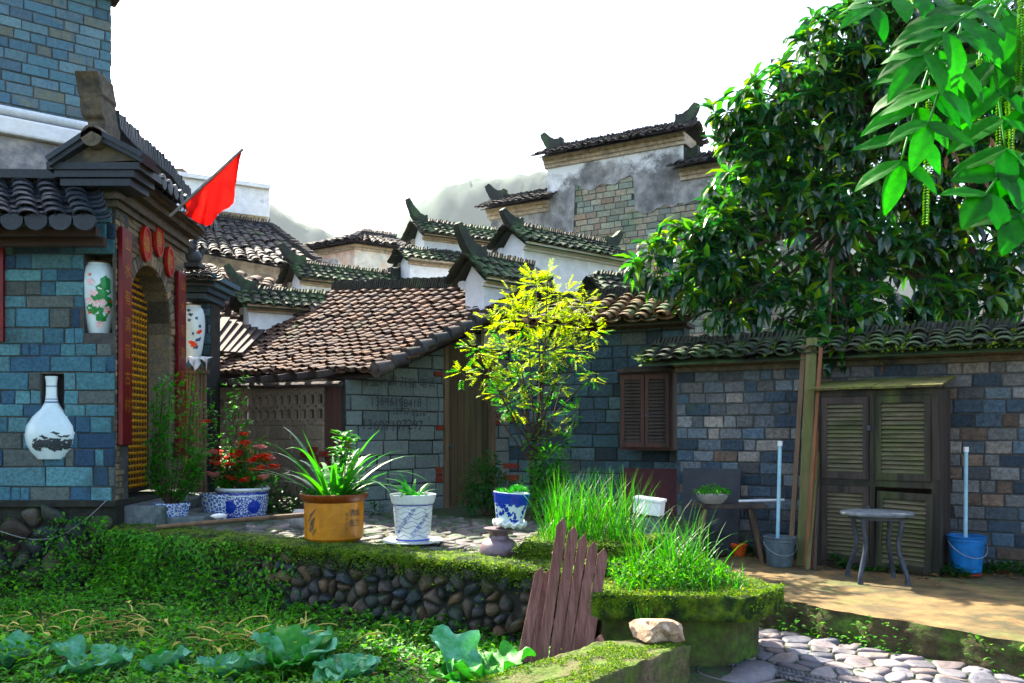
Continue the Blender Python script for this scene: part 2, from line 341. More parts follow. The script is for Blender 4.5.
# ------------------------------------------------------------------ mesh builder
class MB:
    def __init__(s):
        s.v, s.f, s.mi, s.cur = [], [], [], 0

    def add(s, vs, fs):
        o = len(s.v)
        s.v.extend([tuple(q) for q in vs])
        for f in fs:
            s.f.append([i + o for i in f])
            s.mi.append(s.cur)

    def hexa(s, p):     # p: 4 bottom (ccw from above) + 4 top
        s.add(p, [(3, 2, 1, 0), (4, 5, 6, 7), (0, 1, 5, 4), (1, 2, 6, 5), (2, 3, 7, 6), (3, 0, 4, 7)])

    def box(s, c, d, rot=None, jit=0, ax=None):
        """c centre, d full size, rot a Matrix (3x3)"""
        c = V3(c)
        p = []
        for z in (-.5, .5):
            for x, y in ((-.5, -.5), (.5, -.5), (.5, .5), (-.5, .5)):
                q = V3((x * d[0], y * d[1], z * d[2]))
                if jit:
                    q += V3((U_(-jit, jit), U_(-jit, jit), U_(-jit, jit)))
                if rot is not None:
                    q = rot @ q
                p.append(c + q)
        s.hexa(p)

    def beam(s, a, b, wd, th, up=(0, 0, 1)):
        """a bar of cross-section wd x th from a to b"""
        a, b = V3(a), V3(b)
        d = (b - a).normalized()
        x = d.cross(V3(up))
        if x.length < 1e-4:
            x = V3((1, 0, 0))
        x.normalize()
        y = x.cross(d)
        p = []
        for q in (a, b):
            for i, j in ((-.5, -.5), (.5, -.5), (.5, .5), (-.5, .5)):
                p.append(q + x * wd * i + y * th * j)
        s.hexa(p)

    def loft(s, rings, cap=True, closed=True):
        n = len(rings[0])
        o = len(s.v)
        for r in rings:
            s.v.extend([tuple(q) for q in r])
        for k in range(len(rings) - 1):
            for i in range(n if closed else n - 1):
                j = (i + 1) % n
                s.f.append([o + k * n + i, o + k * n + j, o + (k + 1) * n + j, o + (k + 1) * n + i])
                s.mi.append(s.cur)
        if cap and closed:
            s.f.append([o + i for i in reversed(range(n))])
            s.f.append([o + (len(rings) - 1) * n + i for i in range(n)])
            s.mi += [s.cur, s.cur]

    def tube(s, pts, rads, n=7, cap=True):
        pts = [V3(p) for p in pts]
        if not isinstance(rads, (list, tuple)):
            rads = [rads] * len(pts)
        rings = []
        x = None
        for i, p in enumerate(pts):
            d = (pts[min(i + 1, len(pts) - 1)] - pts[max(i - 1, 0)])
            if d.length < 1e-7:
                d = V3((0, 0, 1))
            d.normalize()
            if x is None:
                x = d.orthogonal().normalized()
            else:
                x = (x - d * x.dot(d))
                x = x.normalized() if x.length > 1e-5 else d.orthogonal().normalized()
            y = d.cross(x)
            rings.append([p + (x * math.cos(2 * math.pi * k / n) + y * math.sin(2 * math.pi * k / n)) * rads[i] for k in range(n)])
        s.loft(rings, cap)

    def lathe(s, prof, n=28, c=(0, 0, 0), rot=None, wob=0, sx=1, sy=1, cap=False, wave=None):
        c = V3(c)
        rings = []
        for r, z in prof:
            ring = []
            for k in range(n):
                a = 2 * math.pi * k / n
                rr = r
                if wave:
                    rr = r * (1 + wave[1] * math.cos(wave[0] * a)) if wave[2] <= z <= wave[3] else r
                q = V3((rr * math.cos(a) * sx, rr * math.sin(a) * sy, z))
                if rot is not None:
                    q = rot @ q
                ring.append(c + q)
            rings.append(ring)
        s.loft(rings, cap)

    def grid(s, g):
        n, m = len(g), len(g[0])
        s.add([q for r in g for q in r], [(i * m + j, i * m + j + 1, (i + 1) * m + j + 1, (i + 1) * m + j) for i in range(n - 1) for j in range(m - 1)])

    def prism(s, poly, z0, z1):
        n = len(poly)
        s.loft([[(x, y, z0) for x, y in poly], [(x, y, z1) for x, y in poly]])

    def leaf(s, b, d, up, L, W, droop=0.2, fold=0.15, cup=0):
        b = V3(b)
        d = V3(d).normalized()
        x = d.cross(V3(up))
        if x.length < 1e-3:
            x = d.orthogonal()
        x.normalize()
        n = x.cross(d)
        m1 = b + d * L * .35 - n * droop * L * .10
        m2 = b + d * L * .70 - n * droop * L * .42
        t = b + d * L * .97 - n * droop * L
        u = n * (fold * W)
        s.add([b, m1 - x * W * .46 + u, m1, m1 + x * W * .46 + u, m2 - x * W * .42 + u, m2, m2 + x * W * .42 + u, t],
              [(0, 2, 1), (0, 3, 2), (1, 2, 5, 4), (2, 3, 6, 5), (4, 5, 7), (5, 6, 7)])

    def bigleaf(s, b, d, up, L, W, droop=.3, ph=0, n=9):
        """a broad leaf with a folded midrib and rippled side veins"""
        p, d = V3(b), V3(d).normalized()
        x = d.cross(V3(up))
        x = x.normalized() if x.length > 1e-3 else d.orthogonal().normalized()
        g = []
        for i in range(n + 1):
            t = i / n
            nn = x.cross(d)
            hw = W * .5 * (math.sin(math.pi * min(1, .02 + t * .98) ** .78) ** .8 if t < 1 else 0) + W * .012
            r = []
            for j in range(-3, 4):
                q = j / 3
                r.append(p + x * (q * hw) + nn * (abs(q) * hw * .28 - q * q * hw * .16 + W * .034 * math.sin(t * 40 - abs(q) * 5 + ph) * abs(q)))
            g.append(r)
            p = p + d * (L / n)
            d = (d - nn * (droop * .22 * (.3 + t)) + x * (.04 * math.sin(ph * 3))).normalized()
        s.grid(g)

    def leaflet(s, b, d, up, L, W, fold=.2):
        b = V3(b)
        d = V3(d).normalized()
        x = d.cross(V3(up))
        if x.length < 1e-3:
            x = d.orthogonal()
        x.normalize()
        n = x.cross(d)
        m = b + d * L * .45
        s.add([b, m - x * W * .5 + n * fold * W, b + d * L, m + x * W * .5 + n * fold * W], [(0, 3, 2), (0, 2, 1)])

    def blade(s, b, d, L, W, bend, n=4, side=None):
        """a narrow arching leaf: starts along d and bends over towards the ground"""
        b, d = V3(b), V3(d).normalized()
        x = d.cross(V3((0, 0, 1)))
        x = x.normalized() if x.length > 1e-3 else V3((1, 0, 0))
        if side is not None:
            x = V3(side)
        p, vs, fs = b.copy(), [], []
        for k in range(n + 1):
            t = k / n
            ww = W * (1 - t) ** .6 * (.55 + .45 * min(1, t * 4)) * .5 if k < n else W * .04
            vs += [p - x * ww, p + x * ww]
            d = (d + V3((0, 0, -bend * (0.4 + t)))).normalized()
            p = p + d * (L / n)
        for k in range(n):
            fs.append((2 * k, 2 * k + 1, 2 * k + 3, 2 * k + 2))
        s.add(vs, fs)

    def obj(s, name, mats, parent=None, smooth=0, bevel=0, local=False, jitter=None):
        me = bpy.data.meshes.new(name)
        vs_ = s.v
        if parent is not None and not local:
            iv = WM[parent.name].inverted()
            vs_ = [tuple(iv @ V3(q)) for q in vs_]
        me.from_pydata(vs_, [], s.f)
        if isinstance(mats, str):
            mats = [mats]
        for q in mats:
            me.materials.append(MATS[q])
        if len(mats) > 1:
            me.polygons.foreach_set('material_index', s.mi)
        if smooth:
            me.polygons.foreach_set('use_smooth', [True] * len(s.f))
            if smooth > 1:
                me.set_sharp_from_angle(angle=R(smooth))
        me.update()
        o = bpy.data.objects.new(name, me)
        col.objects.link(o)
        if parent is not None:
            o.parent = parent
            WM[o.name] = WM[parent.name]
        else:
            WM[o.name] = Matrix.Identity(4)
        if bevel:
            md = o.modifiers.new('Bevel', 'BEVEL')
            md.width = bevel
            md.segments = 2
            md.limit_method = 'ANGLE'
        return o


WM = {}


def tag(o, label, cat, group=None):
    o['label'], o['category'] = label, cat
    if group:
        o['group'] = group
    return o


def thing(name, label, cat, loc=(0, 0, 0), rz=0, group=None):
    o = bpy.data.objects.new(name, None)
    o.empty_display_size = .1
    col.objects.link(o)
    o.location = loc
    o.rotation_euler = (0, 0, rz)
    WM[o.name] = Matrix.Translation(V3(loc)) @ Matrix.Rotation(rz, 4, 'Z')
    return tag(o, label, cat, group)


def struct(o):
    o['kind'] = 'structure'
    return o


def stuff(o, label=None, cat=None):
    o['kind'] = 'stuff'
    if label:
        o['label'], o['category'] = label, cat
    return o


def dup(o, parent=None):
    c = o.copy()
    col.objects.link(c)
    if parent is not None:
        c.parent = parent
    for ch in [q for q in bpy.data.objects if q.parent == o]:
        dup(ch, c)
    return c


# ------------------------------------------------------------------ builders shared by several things
def bricks(mb, O, U, wd, ht, ch, lens, d=.012, gap=.012, cut=None, top=None, jit=.005, off=0):
    O, U = V3(O), V3(U).normalized()
    Z = V3((0, 0, 1))
    N = U.cross(Z)
    v = 0.0
    while v < ht - .02:
        c = min(rnd.choice(ch), ht - v)
        u = -U_(0, 1) * lens[0]
        while u < wd:
            L = rnd.choice(lens)
            segs = [(max(0, u), min(wd, u + L))]
            for a, b in (cut(v, v + c) if cut else []):
                ns = []
                for p, q in segs:
                    if b <= p or a >= q:
                        ns.append((p, q))
                    else:
                        if a > p:
                            ns.append((p, a))
                        if b < q:
                            ns.append((b, q))
                segs = ns
            for p, q in segs:
                if q - p < .04 or (top and v + c > top((p + q) / 2)):
                    continue
                dd = d + U_(-.007, .008)
                g = gap / 2
                e = min(.008, c * .12)

                def P(uu, vv, h):
                    return O + U * (uu + U_(-jit, jit)) + Z * (vv + U_(-jit, jit)) + N * h
                r0 = [P(p + g, v + g, -.01), P(q - g, v + g, -.01), P(q - g, v + c - g, -.01), P(p + g, v + c - g, -.01)]
                r1 = [x + N * (.01 + dd - e) for x in r0]
                ctr = sum(r1, V3()) / 4
                r2 = [P(p + g + e, v + g + e, dd), P(q - g - e, v + g + e, dd), P(q - g - e, v + c - g - e, dd), P(p + g + e, v + c - g - e, dd)]
                mb.add(r0 + r1 + r2, [(0, 1, 5, 4), (1, 2, 6, 5), (2, 3, 7, 6), (3, 0, 4, 7), (4, 5, 9, 8), (5, 6, 10, 9), (6, 7, 11, 10), (7, 4, 8, 11), (8, 9, 10, 11)])
            u += L
        v += c


def slab(mb, O, U, wd, z0, z1, th, hole=None):
    """a solid wall core behind the face line O + U*u"""
    O, U = V3(O), V3(U).normalized()
    N = U.cross(V3((0, 0, 1)))
    a, b = O, O + U * wd
    p = [a, b, b - N * th, a - N * th]
    mb.hexa([V3((q.x, q.y, z0)) for q in p] + [V3((q.x, q.y, z1)) for q in p])


def tiles(mb, EL, ER, TR, TL, pitch=.2, row=.16, sag=0, jit=.012, tilt=.03, under=True, hgt=.62):
    """overlapping half-round roof tiles on the patch eave-left, eave-right, top-right, top-left"""
    EL, ER, TR, TL = map(V3, (EL, ER, TR, TL))
    n = max(2, round(((ER - EL).length + (TR - TL).length) / 2 / pitch))
    m = max(2, round(((TL - EL).length + (TR - ER).length) / 2 / row))

    def P(a, b):
        q = (EL * (1 - a) + ER * a) * (1 - b) + (TL * (1 - a) + TR * a) * b
        if sag:
            q = q - V3((0, 0, sag * math.sin(math.pi * b) * (.6 + .4 * math.sin(math.pi * a))))
        return q

    def one(a, b, up):
        p = P(a, b)
        X = (P(min(1, a + .5 / n), b) - P(max(0, a - .5 / n), b))
        wd = X.length / (min(1, a + .5 / n) - max(0, a - .5 / n)) / n
        X.normalize()
        D = (P(a, min(1, b + .5 / m)) - P(a, max(0, b - .5 / m)))
        L = D.length / (min(1, b + .5 / m) - max(0, b - .5 / m)) / m
        D.normalize()
        Nn = X.cross(D).normalized()
        tw = U_(-jit, jit) * 2.5
        D = (D + X * tw).normalized()
        p = p + X * U_(-jit, jit) + Nn * U_(-jit, jit) * .6 + D * U_(-jit, jit)
        r = wd * (.40 if up else .52)
        th = .016
        k = 6
        lo_o, hi_o, lo_i = [], [], []
        for i in range(k + 1):
            t = math.pi * i / k
            cx, cz = -math.cos(t) * r, math.sin(t) * r * hgt
            if not up:
                cz = -cz * .7
            base = (.02 if up else .045)
            q = p + X * cx + Nn * (cz + base)
            lo_o.append(q - D * L * .62 + Nn * tilt)
            hi_o.append(q + D * L * .62)
            si = 1 - th / r
            qi = p + X * cx * (si if up else 1) + Nn * ((cz * si if up else cz - th) + base)
            lo_i.append(qi - D * L * .62 + Nn * tilt)
        vsx = lo_o + hi_o + lo_i
        f = []
        for i in range(k):
            f.append((i, i + 1, k + 1 + i + 1, k + 1 + i))
            f.append((2 * k + 2 + i, 2 * k + 2 + i + 1, i + 1, i))
        mb.add(vsx, f)

    for i in range(n + 1):
        for j in range(m):
            one(i / n, (j + .5) / m, False)
    for i in range(n):
        for j in range(m):
            one((i + .5) / n, (j + .5) / m, True)
    if under:
        g = [[P(a / 6, b / 6) - V3((0, 0, .05)) for a in range(7)] for b in range(7)]
        mb.grid(g)
    return P


def ridge_stack(mb, a, b, h=.14, w=.09, step=.05, lean=.35):
    """a roof ridge of tiles stood on edge, leaning"""
    a, b = V3(a), V3(b)
    d = (b - a)
    n = max(2, int(d.length / step))
    d.normalize()
    x = d.cross(V3((0, 0, 1))).normalized()
    for i in range(n):
        p = a + (b - a) * ((i + .5) / n)
        hh = h * U_(.85, 1.15)
        dr = (V3((0, 0, 1)) + d * (lean + U_(-.1, .1))).normalized()
        q = [p - x * w - d * .014, p + x * w - d * .014, p + x * w + d * .014, p - x * w + d * .014]
        mb.hexa(q + [z + dr * hh for z in q])
    mb.beam(a + V3((0, 0, h * .25)), b + V3((0, 0, h * .25)), w * 1.7, h * .5)


def horn(mb, p, d, L=.5, H=.5, w=.16, th=.14):
    """the upturned end of a ridge: a short curved stack, tapering to a blunt tip"""
    p, d = V3(p), V3(d).normalized()
    x = d.cross(V3((0, 0, 1))).normalized()
    rings = []
    for k in range(9):
        t = k / 8
        q = p + d * L * (t ** .9) + V3((0, 0, H * t ** 2.0))
        tg = (d * L * .9 + V3((0, 0, H * 2 * t))).normalized()
        nn = x.cross(tg).normalized()
        a, b = w * (1 - .45 * t) * .5, th * (1.35 - .95 * t) * (1 + .12 * (k % 2))
        rings.append([q - x * a - nn * b * .5, q + x * a - nn * b * .5, q + x * a * .8 + nn * b * .6, q - x * a * .8 + nn * b * .6])
    mb.loft(rings)


def xy(v):
    return V3((v[0], v[1], 0))


def firewall(label, N0, Ud, L, T, zb, hw=.42, rise=.34, near_horn=(.45, .5), far_horn=(.45, .35), tile='mossy roof tile', plaster='white plaster', pitch=.17, group='stepped white gable walls with tiled caps', corn='cornice', cside=None):
    """N0: near corner at the underside of the tiled cap; Ud runs along the wall; T its thickness"""
    Ud = V3(Ud).normalized()
    N0 = V3(N0)
    Td = V3((-Ud.y, Ud.x, 0))
    t = thing('gable_wall', label, 'gable wall', (N0.x, N0.y, zb), 0, group)
    a = N0 + Td * T / 2
    b = a + Ud * L
    zt = N0.z
    m = MB()
    slab(m, N0, Ud, L, zb, zt, T)
    # triangular heads under the cap
    tri = [N0 + Td * 0, N0 + Td * T, a + V3((0, 0, rise * .92))]
    m.loft([[q + V3((0, 0, .001)) for q in tri], [q + Ud * L + V3((0, 0, .001)) for q in tri]])
    m.obj('wall', plaster, t)
    m = MB()
    for k, (o, h) in enumerate(((.05, .04), (.10, .04), (.15, .04))):
        z0 = zt - .115 + k * .041
        for sgn in (-1, 1):
            fa = a + Td * sgn * (T / 2 + o / 2)
            m.hexa([V3((q.x, q.y, z)) for z in (z0, z0 + .038) for q in
                    (fa - Ud * .05 - Td * o / 2, fa + Ud * (L + .05) - Td * o / 2, fa + Ud * (L + .05) + Td * o / 2, fa - Ud * .05 + Td * o / 2)])
    m.obj('cornice', corn, t)
    m = MB()
    e = .14
    W = T / 2 + hw * .55
    dz = V3((0, 0, rise))
    lo = V3((0, 0, -.02))
    A, B = a - Ud * e, b + Ud * e
    tiles(m, A - Td * W + lo, B - Td * W + lo, B + dz, A + dz, pitch, .14, jit=.014)
    tiles(m, B + Td * W + lo, A + Td * W + lo, A + dz, B + dz, pitch, .14, jit=.014)
    ridge_stack(m, A + dz, B + dz, .13, .07, .05)
    m.obj('tile_cap', tile, t, smooth=40)
    if near_horn:
        m = MB()
        horn(m, A + dz + Ud * .3 + V3((0, 0, .03)), -Ud, near_horn[0], near_horn[1], .2, .20)
        m.obj('horn', tile, t)
    if far_horn:
        m = MB()
        horn(m, B + dz - Ud * .3 + V3((0, 0, .03)), Ud, far_horn[0], far_horn[1], .2, .20)
        m.obj('horn', tile, t)
    return t


def clip(poly, p, n):
    out = []
    for i in range(len(poly)):
        a, b = poly[i], poly[(i + 1) % len(poly)]
        da, db = (a[0] - p[0]) * n[0] + (a[1] - p[1]) * n[1], (b[0] - p[0]) * n[0] + (b[1] - p[1]) * n[1]
        if da <= 0:
            out.append(a)
        if (da < 0 < db) or (db < 0 < da):
            t = da / (da - db)
            out.append((a[0] + (b[0] - a[0]) * t, a[1] + (b[1] - a[1]) * t))
    return out


def stones(mb, fn, wd, ht, su, sv, gap=.012, bulge=.03, inside=None, jit=.38, side=.02, rnds=2, loose=0):
    """close-fitting rounded stones on a wd x ht field; fn(u, v, h) puts them in space"""
    nu, nv = int(wd / su) + 1, int(ht / sv) + 1
    pts = {}
    for i in range(-2, nu + 2):
        for j in range(-2, nv + 2):
            pts[i, j] = ((i + .5 + (.5 if j % 2 else 0) + U_(-jit, jit)) * su, (j + .5 + U_(-jit, jit)) * sv)
    for i in range(nu):
        for j in range(nv):
            p = pts[i, j]
            if p[0] > wd or p[1] > ht or (inside and not inside(*p)):
                continue
            poly = [(p[0] - su, p[1] - sv), (p[0] + su, p[1] - sv), (p[0] + su, p[1] + sv), (p[0] - su, p[1] + sv)]
            for di in (-2, -1, 0, 1, 2):
                for dj in (-2, -1, 0, 1, 2):
                    if di == dj == 0 or (i + di, j + dj) not in pts:
                        continue
                    q = pts[i + di, j + dj]
                    n = (q[0] - p[0], q[1] - p[1])
                    l = math.hypot(*n)
                    n = (n[0] / l, n[1] / l)
                    mid = ((p[0] + q[0]) / 2 - n[0] * gap / 2, (p[1] + q[1]) / 2 - n[1] * gap / 2)
                    poly = clip(poly, mid, n)
            if len(poly) < 3:
                continue
            for _ in range(rnds):
                np_ = []
                for k in range(len(poly)):
                    a, b = poly[k], poly[(k + 1) % len(poly)]
                    np_ += [(a[0] * .75 + b[0] * .25, a[1] * .75 + b[1] * .25), (a[0] * .25 + b[0] * .75, a[1] * .25 + b[1] * .75)]
                poly = np_
            cx, cy = sum(q[0] for q in poly) / len(poly), sum(q[1] for q in poly) / len(poly)
            bl = bulge * U_(.6, 1.3)
            s0_ = U_(1 - loose, 1)
            poly = [(cx + (q[0] - cx) * s0_, cy + (q[1] - cy) * s0_) for q in poly]
            tx, ty = U_(-.25, .25), U_(-.25, .25)
            rings = []
            for sc, h in ((1, -side), (1, .1 * bl), (.9, .55 * bl), (.65, .88 * bl), (.3, bl)):
                rings.append([fn(cx + (q[0] - cx) * sc, cy + (q[1] - cy) * sc, h + (tx * (q[0] - cx) + ty * (q[1] - cy)) * (sc < 1) * .6 + (U_(-.06, .06) * bl if sc < 1 else 0)) for q in poly])
            mb.loft(rings)


def blob(mb, c, r, seed=0, sub=2, amp=.25, flat=1.0, fq=1.6):
    """an irregular boulder"""
    import bmesh
    bm = bmesh.new()
    bmesh.ops.create_icosphere(bm, subdivisions=sub, radius=1)
    c = V3(c)
    rr = V3(r) if isinstance(r, (tuple, list, Vector)) else V3((r, r, r))
    vsx = []
    for v in bm.verts:
        k = 1 + amp * noise.noise(v.co * fq + V3((seed * 3.1, seed * 1.7, 0)))
        vsx.append(c + V3((v.co.x * rr.x * k, v.co.y * rr.y * k, v.co.z * rr.z * k * flat)))
    mb.add(vsx, [[v.index for v in f.verts] for f in bm.faces])
    bm.free()


FONT_DG = {}


def glyphs(s, size=1.0, sub=True):
    """flat lettering as (verts, faces), baseline at 0, centred in x"""
    cu = bpy.data.curves.new('lettering', 'FONT')
    cu.body = s
    cu.size = size
    cu.resolution_u = 2
    cu.align_x = 'CENTER'
    ob = bpy.data.objects.new('lettering', cu)
    col.objects.link(ob)
    dg = bpy.context.evaluated_depsgraph_get()
    me = bpy.data.meshes.new_from_object(ob.evaluated_get(dg))
    vsx = [v.co.copy() for v in me.vertices]
    fs = [list(p.vertices) for p in me.polygons]
    bpy.data.objects.remove(ob)
    bpy.data.curves.remove(cu)
    bpy.data.meshes.remove(me)
    return vsx, fs


def patch_on(mb, rad, c, a0, z0, ra, rz, n=10, star=0, rot=0, lift=.003):
    """a flat painted motif laid on a turned surface: rad(z) radius, a0 angle, z0 height"""
    vsx = []
    a0 = a0 + math.atan2(-c[0], c[1] if c[1] else 1)
    r0 = rad(z0)
    for k in range(n):
        t = 2 * math.pi * k / n
        s = 1 + star * (1 if k % 2 else -1)
        x, y = math.cos(t) * ra * s, math.sin(t) * rz * s
        x, y = x * math.cos(rot) - y * math.sin(rot), x * math.sin(rot) + y * math.cos(rot)
        zz = z0 + y
        rr = rad(zz) + lift
        vsx.append(V3((c[0] + rr * math.sin(a0 + x / r0), c[1] - rr * math.cos(a0 + x / r0), c[2] + zz)))
    ctr = V3((c[0] + (r0 + lift) * math.sin(a0), c[1] - (r0 + lift) * math.cos(a0), c[2] + z0))
    mb.add([ctr] + vsx, [(0, 1 + k, 1 + (k + 1) % n) for k in range(n)])


def prof_r(prof):
    def f(z):
        for (r0, z0), (r1, z1) in zip(prof, prof[1:]):
            if z1 != z0 and min(z0, z1) <= z <= max(z0, z1):
                return r0 + (r1 - r0) * (z - z0) / (z1 - z0)
        return prof[-1][0] if z > prof[-1][1] else prof[0][0]
    return f


# ================================================================== THE SETTING
def fbm(x, y, s=1.0, o=4):
    return noise.fractal(V3((x * s, y * s, 3.3)), 1.0, 2.0, o)


def resample(poly, step):
    out = []
    for i in range(len(poly)):
        a, b = V3(poly[i] + (0,)), V3(poly[(i + 1) % len(poly)] + (0,))
        n = max(1, int((b - a).length / step))
        for k in range(n):
            q = a + (b - a) * (k / n)
            out.append((q.x, q.y))
    return out


def rough_prism(mb, poly, z0, z1, step=.06, amp=.014, lv=4, shrink=.02, inn=10):
    """a weathered slab: noisy sides, softened top edge, uneven top"""
    ring = resample(poly, step)
    cx, cy = sum(p[0] for p in ring) / len(ring), sum(p[1] for p in ring) / len(ring)

    def nzv(x, y, z):
        return noise.noise(V3((x * 9, y * 9, z * 9))) * amp + noise.noise(V3((x * 30, y * 30, z * 30))) * amp * .5
    rings = []
    for k in range(lv + 1):
        z = z0 + (z1 - z0 - .015) * k / lv
        r = []
        for x, y in ring:
            d = V3((x - cx, y - cy, 0)).normalized() * nzv(x, y, z) * 1.6
            r.append(V3((x + d.x, y + d.y, z)))
        rings.append(r)
    for k in range(inn):
        t = (k / inn) ** 1.6 if k else .012
        r = []
        for x, y in ring:
            xx, yy = x + (cx - x) * t, y + (cy - y) * t
            r.append(V3((xx, yy, z1 - (.004 if k == 0 else 0) + nzv(xx, yy, 0) * 1.2)))
        rings.append(r)
    mb.loft(rings, cap=True)


# ground sheet out to the horizon, with forested hills far off
m = MB()
m.grid([[(x, y, -.12) for x in (-2500, -200, -40, 0, 40, 200, 2500)] for y in (-600, -20, 0, 40, 150, 2000)])
struct(m.obj('ground', 'ground'))

m = MB()
RIDGE = [(-320, 50), (-160, 96), (-120, 97), (-96, 89), (-75, 80), (-60, 74), (-50, 71), (-44, 77), (-36, 88), (-24, 94), (0, 99), (40, 95), (120, 80), (320, 50)]
def hill_h(x, y):
    for (x0_, h0_), (x1_, h1_) in zip(RIDGE, RIDGE[1:]):
        if x <= x1_ or x1_ == 320:
            t_ = (x - x0_) / (x1_ - x0_)
            t_ = t_ * t_ * (3 - 2 * t_)
            h = h0_ + (h1_ - h0_) * t_
            break
    h *= math.exp(-((y - 330) / 48) ** 2)
    return h + (fbm(x, y, .03) * 4 + noise.noise(V3((x * .22, y * .22, 0))) * 2.0 + noise.noise(V3((x * .55, y * .55, 5))) * 1.4) * min(1, h / 20) - 1
m.grid([[(4 * x, 4 * y, 4 * hill_h(x, y)) for x in [-300 + 2.0 * i for i in range(291)]] for y in [240 + 4 * j for j in range(46)]])
struct(m.obj('hills', 'hill forest', smooth=1))

# garden bed
m = MB()
m.grid([[(-7.5 + .1 * i, 2.2 + .1 * j, .08 + fbm(-7.5 + .1 * i, 2.2 + .1 * j, 1.2) * .05 + noise.noise(V3((i * .6, j * .6, 0))) * .015) for i in range(84)] for j in range(70)])
struct(m.obj('garden_soil', 'garden soil'))

# upper terrace of trodden earth with a patch of stone paving
LEDGE = [(-4.2, 9.0), (-3.62, 8.75), (-2.81, 8.18), (.03, 6.58), (.5, 6.3)]
m = MB()
tp = [(.55, 6.4), (.07, 6.66), (-2.77, 8.26), (-3.6, 8.83), (-4.2, 9.05), (-4.6, 15), (3.0, 15), (2.2, 9.7), (1.35, 7.0)]
m.prism([(p[0], p[1]) for p in reversed(tp)], -.1, .70)
struct(m.obj('terrace', 'terrace earth'))
m = MB()
o2 = V3((-3.4, 8.75, 0))
e1 = V3((.87, -.49, 0)).normalized()
e2 = V3((.49, .87, 0)).normalized()
stones(m, lambda u, v, h: o2 + e1 * u + e2 * (v + .12) + V3((0, 0, .705 + h)), 4.4, 2.4, .22, .16, gap=.035, bulge=.012, side=.03)
struct(m.obj('terrace_paving', 'terrace stone', smooth=1))

# concrete pavement in front of the right-hand wall: a slab with a broken, mossy front edge
FD = V3((.664, -.748, 0))
FO = V3((2.23, 7.0, 0)) - FD * 1.7
FN = V3((-.748, -.664, 0))
m = MB()
def pav(u, t):
    a = FO + FD * u + FN * (noise.noise(V3((u * 3.5, 0, 1))) * .075 + noise.noise(V3((u * 17, 0, 7))) * .035) * (1 if t == 0 else 0)
    q = a - FN * t
    return V3((q.x, q.y, .35 + fbm(q.x, q.y, .9) * .006 + (-.012 if t == 0 else 0)))
ts = [0, .03, .08, .2, .4, .7, 1.0, 1.4, 1.8, 2.3, 2.9, 3.6]
us = [.06 * i for i in range(130)]
m.grid([[pav(u, t) for u in us] for t in ts])
struct(m.obj('concrete_pavement', 'pavement', smooth=1))
m = MB()
def stepf(u, k):
    q = pav(u, 0)
    n = noise.noise(V3((u * 6, k * 1.3, 2))) * .035 + noise.noise(V3((u * 22, k * 2.1, 4))) * .018
    return q + FN * (n + .01 * k * .6) + V3((0, 0, -.07 * k))
m.grid([[stepf(u, k / 2) if k else pav(u, 0) for u in us] for k in range(9)])
struct(m.obj('pavement_kerb', 'kerb earth', smooth=1))

# the sunken stone path
m = MB()
m.grid([[(.9 + .15 * i, 1.5 + .15 * j, .105 + noise.noise(V3((i * .5, j * .5, 0))) * .008) for i in range(50)] for j in range(48)])
struct(m.obj('stone_path', 'path bed'))
m = MB()
stones(m, lambda u, v, h: FO + FD * u + FN * (v + .06) + V3((0, 0, .115 + h)), 7, .96, .22, .14, gap=.012, bulge=.011, side=.03, jit=.44, loose=.05, rnds=1, inside=lambda u, v: (FO + FD * u + FN * v).x > 1.2)
stones(m, lambda u, v, h: FO + FD * u + FN * (v + 1.30) + V3((0, 0, .115 + h)), 7, 1.2, .6, .42, gap=.02, bulge=.012, side=.03, inside=lambda u, v: (FO + FD * u + FN * (v + 1.3)).x > 1.35)
struct(m.obj('path_stones', 'path stone', smooth=1))
m = MB()
for k in range(3):
    sgn = 1 if k % 2 else -1
    for i in range(165):
        c = FO + FD * (i * .034 + 1.1) + FN * (1.09 + k * .075) + V3((0, 0, .122))
        rr = Matrix.Rotation(math.atan2(FD.y, FD.x) + sgn * .7 + U_(-.2, .2), 3, 'Z')
        ring = []
        rings = []
        for sc, h in ((1, -.01), (1, .002), (.6, .009)):
            rings.append([c + rr @ V3((math.cos(2 * math.pi * q / 8) * .042 * sc, math.sin(2 * math.pi * q / 8) * .015 * sc, h)) for q in range(8)])
        m.loft(rings)
struct(m.obj('path_pebble_band', 'pebble', smooth=1))


# ------------------------------------------------------------------ the rubble retaining wall with its mossy top
t = thing('retaining_wall', 'long retaining wall of dark rounded rubble with a green mossy top', 'stone wall', (-1.4, 7.3, .08))
ms, mc, mm = MB(), MB(), MB()
for a, b in zip(LEDGE, LEDGE[1:]):
    a, b = V3(a + (0,)), V3(b + (0,))
    u = (b - a).normalized()
    n = u.cross(V3((0, 0, 1)))
    L = (b - a).length
    stones(ms, lambda p, q, h: a + u * p + V3((0, 0, .02 + q)) + n * h, L, .60, .145, .105, gap=.010, bulge=.06, side=.03, jit=.47, loose=.14, rnds=1)
    mc.hexa([V3((q.x, q.y, z)) for z in (-.05, .66) for q in (a + n * .0, b + n * .0, b - n * .3, a - n * .3)])
ms.obj('stones', 'rubble', t, smooth=1)
mc.obj('core', 'dark mortar', t)
cap = []
for (x, y) in LEDGE:
    cap.append((x, y))
fr = [(x - .03, y - .055) for x, y in LEDGE]
bk = [(x + .15, y + .30) for x, y in reversed(LEDGE)]
rough = MB()
nL = 60
